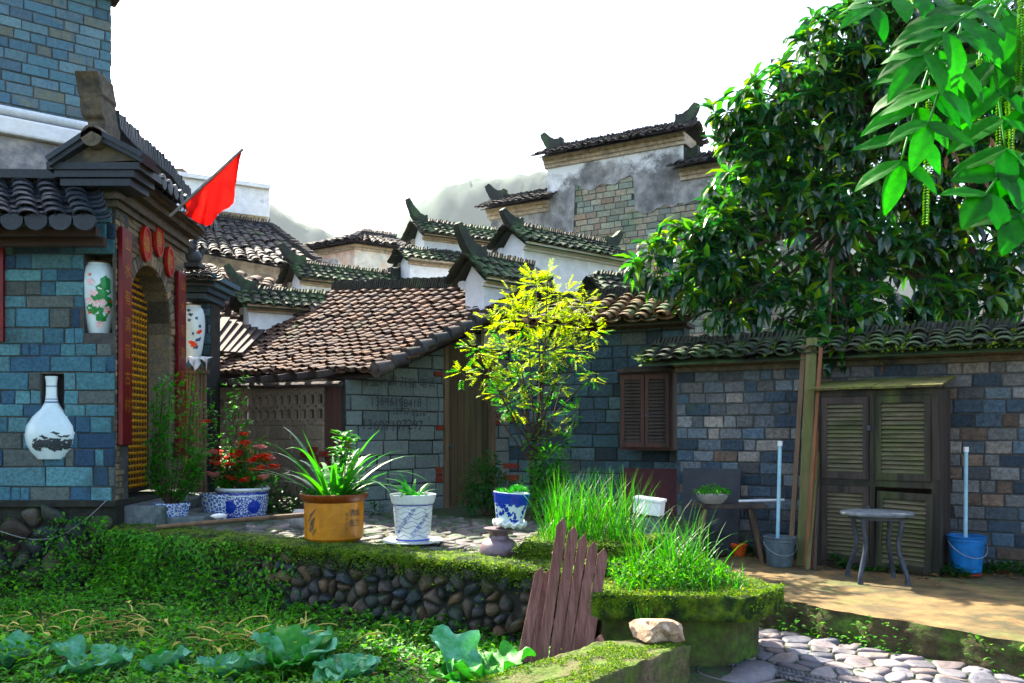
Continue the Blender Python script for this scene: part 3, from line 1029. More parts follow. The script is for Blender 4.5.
def along(pts, s):
    ds = [math.dist(p, q) for p, q in zip(pts, pts[1:])]
    tot = sum(ds)
    s *= tot
    for (p, q), d in zip(zip(pts, pts[1:]), ds):
        if s <= d or q == pts[-1]:
            return V3((p[0] + (q[0] - p[0]) * s / d, p[1] + (q[1] - p[1]) * s / d, 0))
        s -= d
rows = []
for k, (off, z) in enumerate(((.045, .635), (.075, .65), (.08, .68), (.06, .71), (.0, .735), (-.06, .742), (-.14, .74), (-.22, .735), (-.3, .72), (-.36, .69))):
    r = []
    for i in range(181):
        s = i / 180
        p = along(LEDGE, s)
        n = V3((-.49, -.87, 0))
        drop = (noise.noise(V3((s * 26, 0, 0))) * .09 + noise.noise(V3((s * 90, 3, 0))) * .05) if k < 2 else 0
        w_ = noise.noise(V3((s * 40, k * .5, 1))) * .018 + noise.noise(V3((s * 150, k * 1.5, 2))) * .010
        r.append(p + n * (off + w_) + V3((0, 0, z + drop + w_ * .5)))
    rows.append(r)
rough.grid(rows)
rough.obj('moss_top', 'moss', t, smooth=1)
for i in range(9000):
    s = rnd.random()
    p = along(LEDGE, s)
    n = V3((-.49, -.87, 0))
    q = U_(-.25, 1)
    if q < 0:
        c = p + n * U_(-.3, .05) + V3((0, 0, .74))
    else:
        c = p + n * U_(.05, .10) + V3((0, 0, .72 - abs(rnd.gauss(0, .09)) - (.15 * rnd.random() if s < .35 else 0)))
    d = V3((U_(-1, 1), U_(-1.2, .3), U_(-.6, .8)))
    mm.leaflet(c, d, V3((U_(-1, 1), U_(-1, 1), 1)), U_(.012, .032), U_(.008, .018))
stuff(mm.obj('moss_sprigs', 'moss sprigs', t))


# ================================================================== THE GATE HOUSE (left)
GA = V3((-4.2, 9.0, 0))
Ua = V3((-.07, 1, 0)).normalized()
Na = Ua.cross(V3((0, 0, 1)))
ZB, ZT = 1.0, 4.40
gate = thing('gate_house', 'blue-grey brick gate house with round arch and curled ridge end', 'gate house', (-4.6, 9.6, ZB))


def xz(px, py, Y):
    p = at(px, py, Y)
    return p.x, p.z


HOLES = []          # niches in the front wall: x0, x1, z0, z1, depth
x0, z1 = xz(84, 262, 9); x1, z0 = xz(113, 333, 9)
HOLES.append((x0, x1, z0, z1 + .1, .24))
x0, z1 = xz(41, 374, 9); x1, z0 = xz(64, 418, 9)
HOLES.append((x0, x1, z0, z1, .16))
xs = sorted({-7.0, -4.2} | {h[i] for h in HOLES for i in (0, 1)})
zs = sorted({ZB, ZT} | {h[i] for h in HOLES for i in (2, 3)})
m = MB()
for a, b in zip(xs, xs[1:]):
    for c, d in zip(zs, zs[1:]):
        dep = 0
        for h in HOLES:
            if h[0] <= (a + b) / 2 <= h[1] and h[2] <= (c + d) / 2 <= h[3]:
                dep = h[4]
        m.hexa([V3((x, y, z)) for z in (c, d) for x, y in ((a, 9 + dep), (b, 9 + dep), (b, 9.30), (a, 9.30))])
m.obj('front_core', 'pale grey mortar', gate)
m = MB()
def fcut(v0, v1):
    o = []
    for h in HOLES:
        if v1 + ZB > h[2] + .02 and v0 + ZB < h[3] - .02:
            o.append((h[0] + 7, h[1] + 7))
    return o
bricks(m, (-7, 9, ZB), (1, 0, 0), 2.8, ZT - ZB, (.17, .13, .19, .16, .21, .15), (.43, .50, .16, .22, .36, .10), d=.014, gap=.011, cut=fcut, jit=.006)
m.obj('front_wall', 'gate brick', gate)
# plinth stones
m = MB()
stones(m, lambda u, v, h: V3((-7 + u, 9.0 - h, .05 + v)), 2.82, .82, .30, .19, gap=.03, bulge=.09, side=.04, jit=.4)
m.obj('foundation_stones', 'rubble', gate, smooth=1)
m = MB()
m.hexa([V3((x, y, z)) for z in (-.1, ZB - .06) for x, y in ((-7, 9.02), (-4.2, 9.02), (-4.3, 11.8), (-7, 11.8))])
m.box((-5.6, 9.2, ZB - .03), (2.82, .5, .055))
m.obj('foundation', 'dark mortar', gate)

# arch face
AU0, AU1, ASP = .29, 1.74, 2.95
AR = (AU1 - AU0) / 2
AC = (AU0 + AU1) / 2
GL = 2.28
m = MB()
def ga(u, z, d=0):
    return GA + Ua * u + V3((-d, 0, z))
def gslab(mb, u0, u1, z0a, z1a, z0b=None, z1b=None, th=.7):
    z0b = z0a if z0b is None else z0b
    z1b = z1a if z1b is None else z1b
    mb.hexa([ga(u0, z0a), ga(u1, z0b), ga(u1, z0b, th), ga(u0, z0a, th), ga(u0, z1a), ga(u1, z1b), ga(u1, z1b, th), ga(u0, z1a, th)])
gslab(m, .005, AU0, ZB, ZT, th=.03)
gslab(m, AU0 - .02, AU0, ZB, ZT, th=.6)
gslab(m, AU1, GL, ZB, ZT)
NA = 16
for k in range(NA):
    t0, t1 = math.pi * (1 - k / NA), math.pi * (1 - (k + 1) / NA)
    gslab(m, AC + AR * math.cos(t0), AC + AR * math.cos(t1), ASP + AR * math.sin(t0), ZT, ASP + AR * math.sin(t1), ZT)
m.obj('arch_core', 'thin brick', gate)
m = MB()
def acut(v0, v1):
    z = ZB + (v0 + v1) / 2
    if z < ASP:
        return [(AU0 - .02, AU1 + .02)]
    if z < ASP + AR:
        h = math.sqrt(max(0, AR ** 2 - (z - ASP) ** 2)) + .02
        return [(AC - h, AC + h)]
    return []
bricks(m, ga(0, ZB), Ua, GL, ZT - ZB, (.062, .07), (.26, .24, .28), d=.008, gap=.010, cut=acut)
bricks(m, ga(AU1, ZB, .45), Na, .45, ASP - ZB, (.062, .07), (.45, .2), d=.006, gap=.012)
m.obj('arch_wall', 'thin brick', gate)
m = MB()
for k in range(26):        # voussoirs round the arch
    t0, t1 = math.pi * k / 26 + .012, math.pi * (k + 1) / 26 - .012
    r0, r1 = AR + .005, AR + .15
    q = []
    for d in (.02, -.022):
        for rr, tt in ((r0, t0), (r1, t0), (r1, t1), (r0, t1)):
            q.append(ga(AC + rr * math.cos(tt), ASP + rr * math.sin(tt), d))
    m.hexa(q)
m.obj('arch_ring', 'thin brick', gate)
# door leaves set back in the arch, with rows of gilt studs
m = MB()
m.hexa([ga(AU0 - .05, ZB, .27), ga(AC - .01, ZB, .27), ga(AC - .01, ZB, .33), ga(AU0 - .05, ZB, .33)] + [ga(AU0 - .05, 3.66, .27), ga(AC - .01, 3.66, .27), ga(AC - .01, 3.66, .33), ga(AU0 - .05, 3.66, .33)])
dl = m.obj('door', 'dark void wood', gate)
m = MB()
for i in range(7):
    for j in range(34):
        z = ZB + .08 + j * .078
        u = AU0 + .03 + i * .09
        if abs(u - AC) < math.sqrt(max(0, AR ** 2 - max(0, z - ASP) ** 2)):
            blob(m, ga(u, z, .265), .022, i, 1, 0)
m.obj('stud_pattern', 'gold', dl, smooth=1)
m = MB()
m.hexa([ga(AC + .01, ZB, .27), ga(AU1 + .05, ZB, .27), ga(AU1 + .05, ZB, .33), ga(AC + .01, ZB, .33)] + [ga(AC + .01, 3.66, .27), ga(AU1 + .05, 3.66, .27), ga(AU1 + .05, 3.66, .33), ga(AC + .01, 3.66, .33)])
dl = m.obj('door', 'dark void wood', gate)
m = MB()
for i in range(7):
    for j in range(34):
        z = ZB + .08 + j * .078
        u = AC + .06 + i * .09
        if abs(u - AC) < math.sqrt(max(0, AR ** 2 - max(0, z - ASP) ** 2)):
            blob(m, ga(u, z, .265), .024, i, 1, 0)
for i in range(8):
    u = AC + .015 + i * .09
    m.hexa([ga(u, ZB + .05, .262), ga(u + .012, ZB + .05, .262), ga(u + .012, ZB + .05, .27), ga(u, ZB + .05, .27), ga(u, 3.2, .262), ga(u + .012, 3.2, .262), ga(u + .012, 3.2, .27), ga(u, 3.2, .27)])
m.obj('stud_pattern', 'gold', dl, smooth=40)

# couplet boards with gilt characters, three round plaques
for u0, u1, za, zb_ in ((.02, .29, at(122, 445, 9.05).z, at(122, 228, 9.1).z), (1.88, 2.18, at(178, 410, 11).z - .6, at(178, 272, 11).z)):
    m = MB()
    m.hexa([ga(u0, za, -.02), ga(u1, za, -.02), ga(u1, za, -.07), ga(u0, za, -.07), ga(u0, zb_, -.02), ga(u1, zb_, -.02), ga(u1, zb_, -.07), ga(u0, zb_, -.07)])
    b = m.obj('couplet_board', 'red lacquer', gate, bevel=.006)
    m = MB()
    for k, ch in enumerate('山水有清音古村'):
        vsx, fs = glyphs(ch, .17)
        zc = zb_ - .22 - k * (zb_ - za - .3) / 7
        m.add([ga((u0 + u1) / 2 + v.x, zc + v.y, -.074) for v in vsx], fs)
    m.obj('inscription', 'gold', b)
for px, py, rr in ((142, 244, .15), (155, 240, .15), (166, 262, .14)):
    Yp = 3.57 / (-(px - 512) / 850 - .07)
    u = (Yp - 9) / Ua.y
    z = at(px, py, Yp).z
    m = MB()
    m.lathe([(0, -.02), (rr, -.02), (rr * 1.02, .0), (rr, .025), (rr * .84, .025), (rr * .8, .012), (0, .012)], 28, ga(u, z, -.04), rot=Matrix((Ua, V3((0, 0, 1)), Na)).transposed(), sx=.9, sy=1.35)
    b = m.obj('plaque', 'bright red lacquer', gate, smooth=40)
    m = MB()
    vsx, fs = glyphs('福' if px == 142 else '春' if px == 155 else '和', .2)
    m.add([ga(u + v.x, z + v.y - .07, -.058) for v in vsx], fs)
    m.obj('inscription', 'gold', b)

# cornices
m = MB()
for k, (o, h) in enumerate(((.05, .07), (.10, .06), (.06, .08), (.16, .07), (.22, .06))):
    z0 = ZT - .30 + [0, .07, .13, .21, .28][k]
    m.hexa([ga(-.02 - o, z0, -o), ga(GL + o, z0, -o), ga(GL + o, z0, .3 + o), ga(-.02 - o, z0, .3 + o)] + [ga(-.02 - o, z0 + h - .003, -o), ga(GL + o, z0 + h - .003, -o), ga(GL + o, z0 + h - .003, .3 + o), ga(-.02 - o, z0 + h - .003, .3 + o)])
m.obj('cornice', 'dark cornice', gate)
# roof over the arch wall
ze, zr = ZT + .05, ZT + .42
m = MB()
tiles(m, ga(-.15, ze, -.32), ga(GL + .2, ze, -.32), ga(GL + .2, zr, .13), ga(-.15, zr, .13), .19, .15, hgt=.75)
tiles(m, ga(GL + .2, ze, .55), ga(-.15, ze, .55), ga(-.15, zr, .13), ga(GL + .2, zr, .13), .19, .15)
m.obj('roof', 'black roof tile', gate, smooth=40)
m = MB()
for i in range(13):      # round end tiles on the eave
    u = -.12 + (i + .5) * (GL + .35) / 13
    m.lathe([(0, 0), (.085, 0), (.085, .03), (0, .035)], 14, ga(u, ze + .04, -.36), rot=Matrix((Ua, V3((0, 0, 1)), Na)).transposed())
m.obj('eave_tile', 'black roof tile', gate, smooth=40)
# pediment facing the garden
m = MB()
p0, p1, pa = at(60, 164, 8.72), at(139, 160, 8.72), at(97, 142, 8.72)
tri = [p0, p1, pa]
m.loft([tri, [q + Ua * .3 for q in tri]])
m.obj('pediment', 'dark cornice', gate)
m = MB()
for a, b in ((p0 + V3((-.08, 0, -.03)), pa + V3((0, 0, .05))), (p1 + V3((.08, 0, -.03)), pa + V3((0, 0, .05)))):
    m.beam(a + V3((0, .12, 0)), b + V3((0, .12, 0)), .42, .05)
    m.beam(a + V3((0, .05, .05)), b + V3((0, .05, .05)), .34, .05)
for k in range(3):
    zz = at(0, (165, 172, 180)[k], 8.72).z
    m.box((at(95, 0, 8.72).x, 8.95, zz - .02), ((.95, .82, .72)[k], .55 - k * .05, .07))
m.obj('pediment_trim', 'black roof tile', gate)
# ridge and its tall curled end block
m = MB()
pts = [at(100, 146, 9.0), at(103, 125, 9.1), at(112, 128, 9.4), at(124, 142, 9.8), at(140, 156, 10.4), at(165, 176, 11.2), at(186, 205, 12.0)]
for a, b in zip(pts[2:], pts[3:]):
    ridge_stack(m, a, b, .20, .09, .055, -.3)
m.obj('ridge', 'black roof tile', gate)
m = MB()
rings = []
for px, py, wpx, dy in ((97, 148, 17, 0), (97, 133, 17, 0), (97, 121, 18, 0), (95, 118, 22, -.05), (95, 100, 21, -.1), (95, 97, 24, -.1), (95, 88, 23, -.14), (96, 79, 23, -.2)):
    c = at(px, py, 8.9)
    hw = wpx / 850 * 8.9 / 2
    rings.append([c + V3((-hw, -.02 + dy, 0)), c + V3((hw, -.02 + dy, 0)), c + V3((hw, .34 + dy, 0)), c + V3((-hw, .34 + dy, 0))])
m.loft(rings)
m.obj('ridge_end', 'dark cornice', gate, bevel=.015)
m = MB()
m.lathe([(0, -.12), (.11, -.12), (.12, 0), (.11, .12), (0, .12)], 18, at(97, 139, 8.72), rot=Matrix.Rotation(R(90), 3, 'X'))
m.obj('ridge_boss', 'dark cornice', gate, smooth=40)
# pent roof over the front wall
m = MB()
e0, e1_ = at(-120, 218, 8.45), at(98, 219, 8.45)
t0, t1 = at(-120, 181, 9.0), at(86, 184, 9.0)
tiles(m, e0, e1_, t1, t0, .27, .13, hgt=.6)
m.beam(t0 + V3((0, -.05, .06)), t1 + V3((0, -.05, .06)), .2, .09)
m.obj('pent_roof', 'black roof tile', gate, smooth=40)
m = MB()
n_ = 9
for i in range(n_):
    p = e0 + (e1_ - e0) * ((i + .5) / n_)
    ring = [V3((math.cos(q) * .115, 0, -.01 - abs(math.sin(q)) * .11 if math.sin(q) < 0 else math.sin(q) * .045)) for q in [2 * math.pi * k / 16 for k in range(16)]]
    m.loft([[p + q + V3((0, -.03, 0)) for q in ring], [p + q * .93 + V3((0, .015, 0)) for q in ring]])
m.obj('drip_tile', 'black roof tile', gate, smooth=40)
m = MB()
for zz, yy in ((e0.z - .10, 8.62), (e0.z - .17, 8.78)):
    m.box((-5.6, yy, zz), (2.8, .08, .09))
m.obj('eave_beam', 'dark void wood', gate)
m = MB()
a = at(2, 225, 8.97)
m.box((a.x - .01, 8.97, (at(0, 225, 9).z + at(0, 342, 9).z) / 2), (.07, .05, at(0, 225, 9).z - at(0, 342, 9).z))
m.obj('red_frame', 'red lacquer', gate)

# stone steps up to the arch
st = thing('stone_steps', 'low grey stone steps below the round arch', 'steps', (-3.9, 10.2, .7))
for k, (zz, ww, u0, u1) in enumerate(((.80, .85, .28, 2.45), (.93, .45, .22, 2.2))):
    m = MB()
    m.hexa([ga(u0, .65, -ww), ga(u1, .65, -ww), ga(u1, .65, .0), ga(u0, .65, .0), ga(u0, zz, -ww), ga(u1, zz, -ww), ga(u1, zz, .0), ga(u0, zz, .0)])
    m.obj('step', 'step stone', st, bevel=.015)

# ------------------------------------------------------------------ right wing pier with the second vase's ledge
pr = thing('gate_pier', 'narrow grey brick pier with small tiled cap between the arch and the shed', 'pier', (-4.35, 11.9, .72))
PY = 11.9
pl, prr = at(180, 0, PY).x, at(203, 0, PY).x
m = MB()
bricks(m, (pl, PY, .7), (1, 0, 0), prr - pl, at(0, 362, PY).z - .7, (.16, .12), (.34, .16))
bricks(m, (pl, PY + .3, at(0, 362, PY).z), (1, 0, 0), prr - pl, at(0, 300, PY).z - at(0, 362, PY).z, (.16, .12), (.34, .16))
m.obj('shaft', 'slate brick', pr)
m = MB()
m.box(((pl + prr) / 2, PY + .35, (.7 + at(0, 362, PY).z) / 2), (prr - pl, .7, at(0, 362, PY).z - .7))
m.box(((pl + prr) / 2, PY + .5, (at(0, 300, PY).z + at(0, 362, PY).z) / 2), (prr - pl, .4, at(0, 300, PY).z - at(0, 362, PY).z))
m.obj('core', 'dark mortar', pr)
m = MB()
for k, (py, ov) in enumerate(((298, .02), (292, .08), (286, .14), (280, .20))):
    m.box(((pl + prr) / 2 + .02, PY + .38, at(0, py, PY).z + .03), (prr - pl + ov * 2, .75 + ov * 2, .07))
m.obj('cornice', 'slate brick', pr)
m = MB()
tiles(m, at(172, 280, PY - .3), at(216, 282, PY - .3), at(210, 268, PY + .35), at(178, 266, PY + .35), .16, .13)
m.obj('cap_roof', 'grey roof tile', pr, smooth=40)
m = MB()
c = at(193, 268, PY - .05)
m.box(c + V3((0, 0, .03)), (.26, .22, .06))
blob(m, c + V3((0, .02, .15)), (.11, .15, .12), 1, 2, .2)
blob(m, c + V3((-.02, -.07, .27)), (.10, .10, .11), 2, 2, .3)
for sx in (-.08, .05):
    m.tube([c + V3((sx, -.07, .33)), c + V3((sx * 1.3, -.05, .42))], [.035, .01], 6)
m.tube([c + V3((.04, .13, .15)), c + V3((.09, .16, .30)), c + V3((.06, .10, .38))], [.04, .035, .012], 6)
tag(m.obj('guardian_figure', 'black roof tile', None, smooth=40), 'small dark guardian beast figure sitting on the pier cap', 'figurine')

# bamboo screen beside the pier
bs = thing('bamboo_screen', 'upright screen of weathered bamboo canes below the second vase', 'screen', (-4.2, 11.5, .72))
for i in range(7):
    x = at(184 + i * 3.6, 0, 11.5).x
    m = MB()
    zt = at(0, 366, 11.5).z + U_(-.08, .04)
    pts = [V3((x + U_(-.005, .005), 11.5 + U_(-.02, .02), .7 + (zt - .7) * k / 6)) for k in range(7)]
    m.tube(pts, [.024] * 7, 7)
    for p in pts[1:-1]:
        m.tube([p - V3((0, 0, .01)), p + V3((0, 0, .01))], .027, 7)
    m.obj('cane', 'plank wood', bs, smooth=40)
m = MB()
m.box((at(196, 0, 11.47).x, 11.46, at(0, 372, 11.5).z), (.36, .03, .05))
m.obj('rail', 'plank wood', bs)
# white cloth hanging over the ledge under the second vase
m = MB()
cl = []
for j in range(6):
    r = []
    for i in range(17):
        x = at(182 + i * 1.7, 0, 11.45).x
        r.append(V3((x, 11.40 + math.sin(i * 1.9) * .012 * j - (.0 if j else -.2), at(0, 356 + (j * (2.4 + 1.6 * math.sin(i * .8 + 1))) * .8, 11.45).z)))
    cl.append(r)
m.grid(cl)
tag(m.obj('ledge_cloth', 'styrofoam', None, smooth=1), 'scrap of white cloth hanging off the ledge under the second vase', 'cloth')


# ------------------------------------------------------------------ brick tower behind the gate
tw = thing('brick_tower', 'tall plain tower of pale blue-grey brick behind the gate house', 'tower', (-5.8, 11.6, 0))
Ut = V3((.79, .61, 0)).normalized()
TE = V3((at(111, 0, 12.6).x, 12.6, 0))
TO = TE - Ut * 5
m = MB()
slab(m, TO, Ut, 5, 0, 9.6, 3.5)
m.obj('core', 'pale grey mortar', tw)
m = MB()
bricks(m, TO + V3((0, 0, 4.3)), Ut, 5, 5.2, (.15, .155, .145, .16), (.36, .40, .28, .34, .2), d=.010, gap=.014)
bricks(m, TE + V3((0, 0, 4.3)), V3((-Ut.y, Ut.x, 0)), 3.4, 5.2, (.19,), (.46, .3), d=.010, gap=.014)
m.obj('brickwork', 'tower brick', tw)
m = MB()
zc = at(111, 3, 12.6).z
m.beam(TO - Ut.cross(V3((0, 0, 1))) * -.1 + V3((0, 0, zc + .12)), TE + Ut * .12 + V3((0, 0, zc + .12)), .5, .12)
m.obj('eave_board', 'dark void wood', tw)
# low stained parapet with pale pipe in front of the tower
pw = thing('parapet', 'low stained white parapet with a pale pipe along its top below the tower', 'parapet', (-6, 11, 3.9))
PE = at(96, 186, 11.2)
PO = PE - Ut * 3
m = MB()
slab(m, V3((PO.x, PO.y, 0)), Ut, 3.0, 3.4, at(96, 152, 11.2).z, .5)
m.obj('wall', 'mottled plaster', pw)
m = MB()
nn = Ut.cross(V3((0, 0, 1)))
zp = at(96, 152, 11.2).z
m.hexa([V3((q.x, q.y, z)) for z in (zp, zp + .22) for q in (PO + nn * .1, PE + nn * .1, PE - nn * .5, PO - nn * .5)])
m.obj('coping', 'white plaster', pw, bevel=.03)
m = MB()
m.tube([PO + nn * .02 + V3((0, 0, zp + .30 - PO.z)), PE + nn * .02 + V3((0, 0, zp + .30 - PE.z))], .06, 10)
m.obj('pipe', 'white paint', pw, smooth=40)


# ================================================================== THE SHED
sh = thing('shed', 'low cinder block shed under a wide sagging brown tiled roof', 'shed', (-2.0, 10.4, .72))
S0 = V3((-2.04, 10.4, 0))
S1 = V3((-4.7, 13.1, 0))
Ue = (S0 - S1).normalized()                # along the eave wall, left to right
Ug = V3((.72, .69, 0)).normalized()        # along the gable wall
ZS = .68
EL, ER, TR_, TL_ = at(194, 376, 13.3), at(374, 374, 10.05), at(548, 289, 12.3), at(335, 293, 15.8)
LG = 3.2
def gtop(u):
    a = V3((S0.x, S0.y, 0)) + Ug * u
    tt = (a - xy(ER)).dot(Ug) / (xy(TR_) - xy(ER)).dot(Ug)
    return ER.z + (TR_.z - ER.z) * max(0, tt) - .10
m = MB()
k_ = 8
for i in range(k_):
    u0, u1 = LG * i / k_, LG * (i + 1) / k_
    zlo = gtop(1.7) - .13 if 1.55 < (u0 + u1) / 2 < 2.45 else ZS
    nrm = Ug.cross(V3((0, 0, 1)))
    a, b = S0 + Ug * u0, S0 + Ug * u1
    m.hexa([V3((q.x, q.y, zlo)) for q in (a, b, b - nrm * .18, a - nrm * .18)] + [V3((a.x, a.y, gtop(u0))), V3((b.x, b.y, gtop(u1))), V3((b.x - nrm.x * .18, b.y - nrm.y * .18, gtop(u1))), V3((a.x - nrm.x * .18, a.y - nrm.y * .18, gtop(u0)))])
m.obj('gable_core', 'dark mortar', sh)
m = MB()
bricks(m, S0 + V3((0, 0, ZS)), Ug, 1.55, 2.2, (.19, .19, .185), (.40, .40, .39, .2), d=.008, gap=.012, top=lambda u: gtop(u) - ZS + .07)
m.obj('gable_wall_face', 'cinder block', sh)
m = MB()
bricks(m, S0 + Ug * 2.45 + V3((0, 0, ZS)), Ug, .75, 2.2, (.19,), (.40, .2), d=.008, gap=.012, top=lambda u: gtop(u + 2.4) - ZS + .07)
m.obj('gable_wall_face', 'cinder block', sh)
m = MB()
for (u, z, ww) in ((1.45, 1.22, .1), (1.45, 1.08, .1), (1.46, 1.15, .09), (2.49, 1.95, .14), (2.49, 1.86, .14), (1.46, 1.78, .1), (.03, 1.60, .08), (.03, 1.52, .08), (1.44, 2.5, .14), (.5, 2.52, .16)):
    nrm = Ug.cross(V3((0, 0, 1)))
    c = S0 + Ug * u + V3((0, 0, z)) + nrm * .01
    m = MB()
    m.box(c, (ww, .05, .06), Matrix.Rotation(math.atan2(Ug.y, Ug.x), 3, 'Z'), jit=.004)
    m.obj('red_brick', 'red brick', sh)
m = MB()
bricks(m, S0 + Ug * 1.55 + V3((0, 0, gtop(1.7) - .12)), Ug, .9, .8, (.19,), (.40, .2), d=.008, gap=.012, top=lambda u: .12 + gtop(u + 1.55) - gtop(1.7) + .07)
m.obj('lintel_blocks', 'cinder block', sh)
# painted telephone numbers on the block wall
m = MB()
nrm = Ug.cross(V3((0, 0, 1)))
for s, py, sz, uc in (('专业补漏 开锁 电话', 382, .145, .80), ('13646198418', 402, .155, .75), ('13757 8216', 412, .12, .95), ('13697197297', 425, .185, .70)):
    vsx, fs = glyphs(s, sz)
    pc = S0 + Ug * uc
    zc = EYE + (HY - py) / F * pc.y - sz * .35
    ph = rnd.random() * 6
    m.add([pc + Ug * v.x * .95 + nrm * .024 + V3((0, 0, zc + v.y + .012 * math.sin(v.x * 9 + ph))) for v in vsx], fs)
m.obj('painted_numbers', 'ink', sh)
# plank door
m = MB()
nb = 7
for i in range(nb):
    u0, u1 = 1.60 + .80 * i / nb, 1.60 + .80 * (i + 1) / nb - .008
    z1 = gtop(1.7) - .12 + U_(-.01, .01)
    a, b = S0 + Ug * u0 + nrm * (-.03 + U_(-.006, .006)), S0 + Ug * u1 + nrm * (-.03 + U_(-.006, .006))
    m.hexa([V3((q.x, q.y, z)) for z in (ZS + .03, z1) for q in (a, b, b - nrm * .03, a - nrm * .03)])
d = m.obj('door', 'door wood', sh)
m = MB()
m.lathe([(0, 0), (.03, 0), (.03, .02), (0, .03)], 12, S0 + Ug * 1.66 + nrm * .0 + V3((0, 0, 1.52)), rot=Matrix((Ug, V3((0, 0, 1)), nrm)).transposed())
m.obj('latch', 'dark iron', d)
m = MB()
for u in (1.57, 2.43):
    a = S0 + Ug * u - nrm * .02
    m.box((a.x, a.y, (ZS + gtop(1.7)) / 2), (.07, .12, gtop(1.7) - ZS), Matrix.Rotation(math.atan2(Ug.y, Ug.x), 3, 'Z'))
m.obj('door_frame', 'plank wood', sh)

# eave wall with its two rows of openings
m = MB()
LE = (S0 - S1).length
ne = Ue.cross(V3((0, 0, 1)))
zh0, zh1 = 1.86, 2.24
def eslab(u0, u1, z0, z1, th=.16, out=0):
    a, b = S1 + Ue * u0 + ne * out, S1 + Ue * u1 + ne * out
    m.hexa([V3((q.x, q.y, z)) for z in (z0, z1) for q in (a, b, b - ne * th, a - ne * th)])
eslab(0, LE - .48, ZS, zh0)
eslab(0, LE - .48, zh1, zh1 + .16)
m.obj('eave_core', 'tan block', sh)
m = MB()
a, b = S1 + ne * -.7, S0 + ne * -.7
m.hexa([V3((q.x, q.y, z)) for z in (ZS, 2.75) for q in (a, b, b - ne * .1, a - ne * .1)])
m.obj('added_backing', 'dark void wood', sh)  # unseen slab, added behind the openings to keep them dark
m = MB()
bricks(m, S1 + V3((0, 0, ZS)), Ue, LE - .48, zh0 - ZS, (.19, .185), (.40, .39, .2), d=.008, gap=.012)
for row in range(2):
    nb = 17
    for i in range(nb):
        u = (i + .5) * (LE - .48) / nb
        z0 = zh0 + row * .19
        hw, hh = (LE - .48) / nb / 2, .095
        # a block with a rounded opening
        outer = [(-hw, -hh), (hw, -hh), (hw, hh), (-hw, hh)]
        N_ = 16
        oo, ii = [], []
        for k in range(N_):
            tt = 2 * math.pi * (k + .5) / N_
            cx, cz = math.cos(tt), math.sin(tt)
            s = min(hw / abs(cx) if abs(cx) > 1e-6 else 9, hh / abs(cz) if abs(cz) > 1e-6 else 9)
            oo.append((cx * s, cz * s))
            q = (abs(cx) ** 4 + abs(cz) ** 4) ** -.25
            ii.append((cx * q * hw * .62, cz * q * hh * .72))
        c = S1 + Ue * u + V3((0, 0, z0 + hh))
        f = lambda q, dd: c + Ue * q[0] + V3((0, 0, q[1])) + ne * dd
        m.loft([[f(q, -.045) for q in ii], [f(q, .0) for q in ii], [f(q, .0) for q in oo], [f(q, -.045) for q in oo], [f(q, -.045) for q in ii]], cap=False)
m.obj('eave_wall_face', 'tan block', sh)
m = MB()
for i in range(4):
    u0 = LE - .48 + i * .10
    a, b = S1 + Ue * u0 + ne * U_(-.01, .01), S1 + Ue * (u0 + .094) + ne * U_(-.01, .01)
    m.hexa([V3((q.x, q.y, z)) for z in (1.1, 2.36) for q in (a, b, b - ne * .03, a - ne * .03)])
m.obj('side_planks', 'brown stain wood', sh)
m = MB()
for (u, z) in ((LE - .7, 1.50), (LE - .9, 1.44), (LE - .7, 1.40), (LE - .5, 1.32), (LE - .45, 1.45), (LE - .45, .95), (LE - .45, .85), (LE - .45, .75), (LE - .42, 1.05)):
    c = S1 + Ue * u + V3((0, 0, z)) + ne * .012
    m = MB()
    m.box(c, (.2, .05, .07), Matrix.Rotation(math.atan2(Ue.y, Ue.x), 3, 'Z'), jit=.004)
    m.obj('red_brick', 'red brick', sh)
m = MB()
a, b = S1 + Ue * .3 + ne * .08 + V3((0, 0, 2.43)), S0 + ne * .08 + Ue * .02 + V3((0, 0, 2.31))
m.tube([a, (a + b) / 2 + V3((0, 0, -.02)), b], [.035, .04, .035], 8)
for i in range(8):
    p = S1 + Ue * (LE * (i + .3) / 8)
    m.beam(p - ne * .6 + V3((0, 0, EL.z - .02)), p + ne * .2 + V3((0, 0, EL.z - .16)), .06, .08)
m.obj('eave_beam', 'old wood', sh)
# roof
m = MB()
tiles(m, EL, ER, TR_, TL_, .215, .155, sag=.10, jit=.022, tilt=.035)
rf = m.obj('roof', 'brown roof tile', sh, smooth=40)
m = MB()
ridge_stack(m, TL_ + V3((0, 0, .05)), TR_ + V3((0, 0, .05)), .16, .1, .055)
m.obj('ridge', 'mossy roof tile', rf)
m = MB()          # big verge tiles along the gable edge
for i in range(14):
    p = ER + (TR_ - ER) * ((i + .2) / 14)
    dn = (ER - TR_).normalized()
    rr = Matrix.Identity(3)
    p += V3((U_(-.02, .02), U_(-.02, .02), U_(-.02, .015)))
    m.tube([p + V3((.0, -.03, .045)), p - dn * .26 + V3((0, -.03, .0))], [.10, .075], 9)
m.obj('verge_tile', 'grey roof tile', rf, smooth=40)

# rough planks lying on the shed's left corner
for i in range(6):
    m = MB()
    a = at(203 + i * 7, 357 + i * .5, 13.0 + i * .04)
    b = at(226 + i * 7, 325 + i * 3.0, 14.3 + i * .04)
    m.beam(a + V3((0, 0, .1)), b + V3((0, 0, .12 + .01 * i)), .14, .03)
    tag(m.obj('plank', 'old wood'), 'weathered grey plank in the fan at the shed roof\'s left edge', 'plank', 'planks on the shed roof')


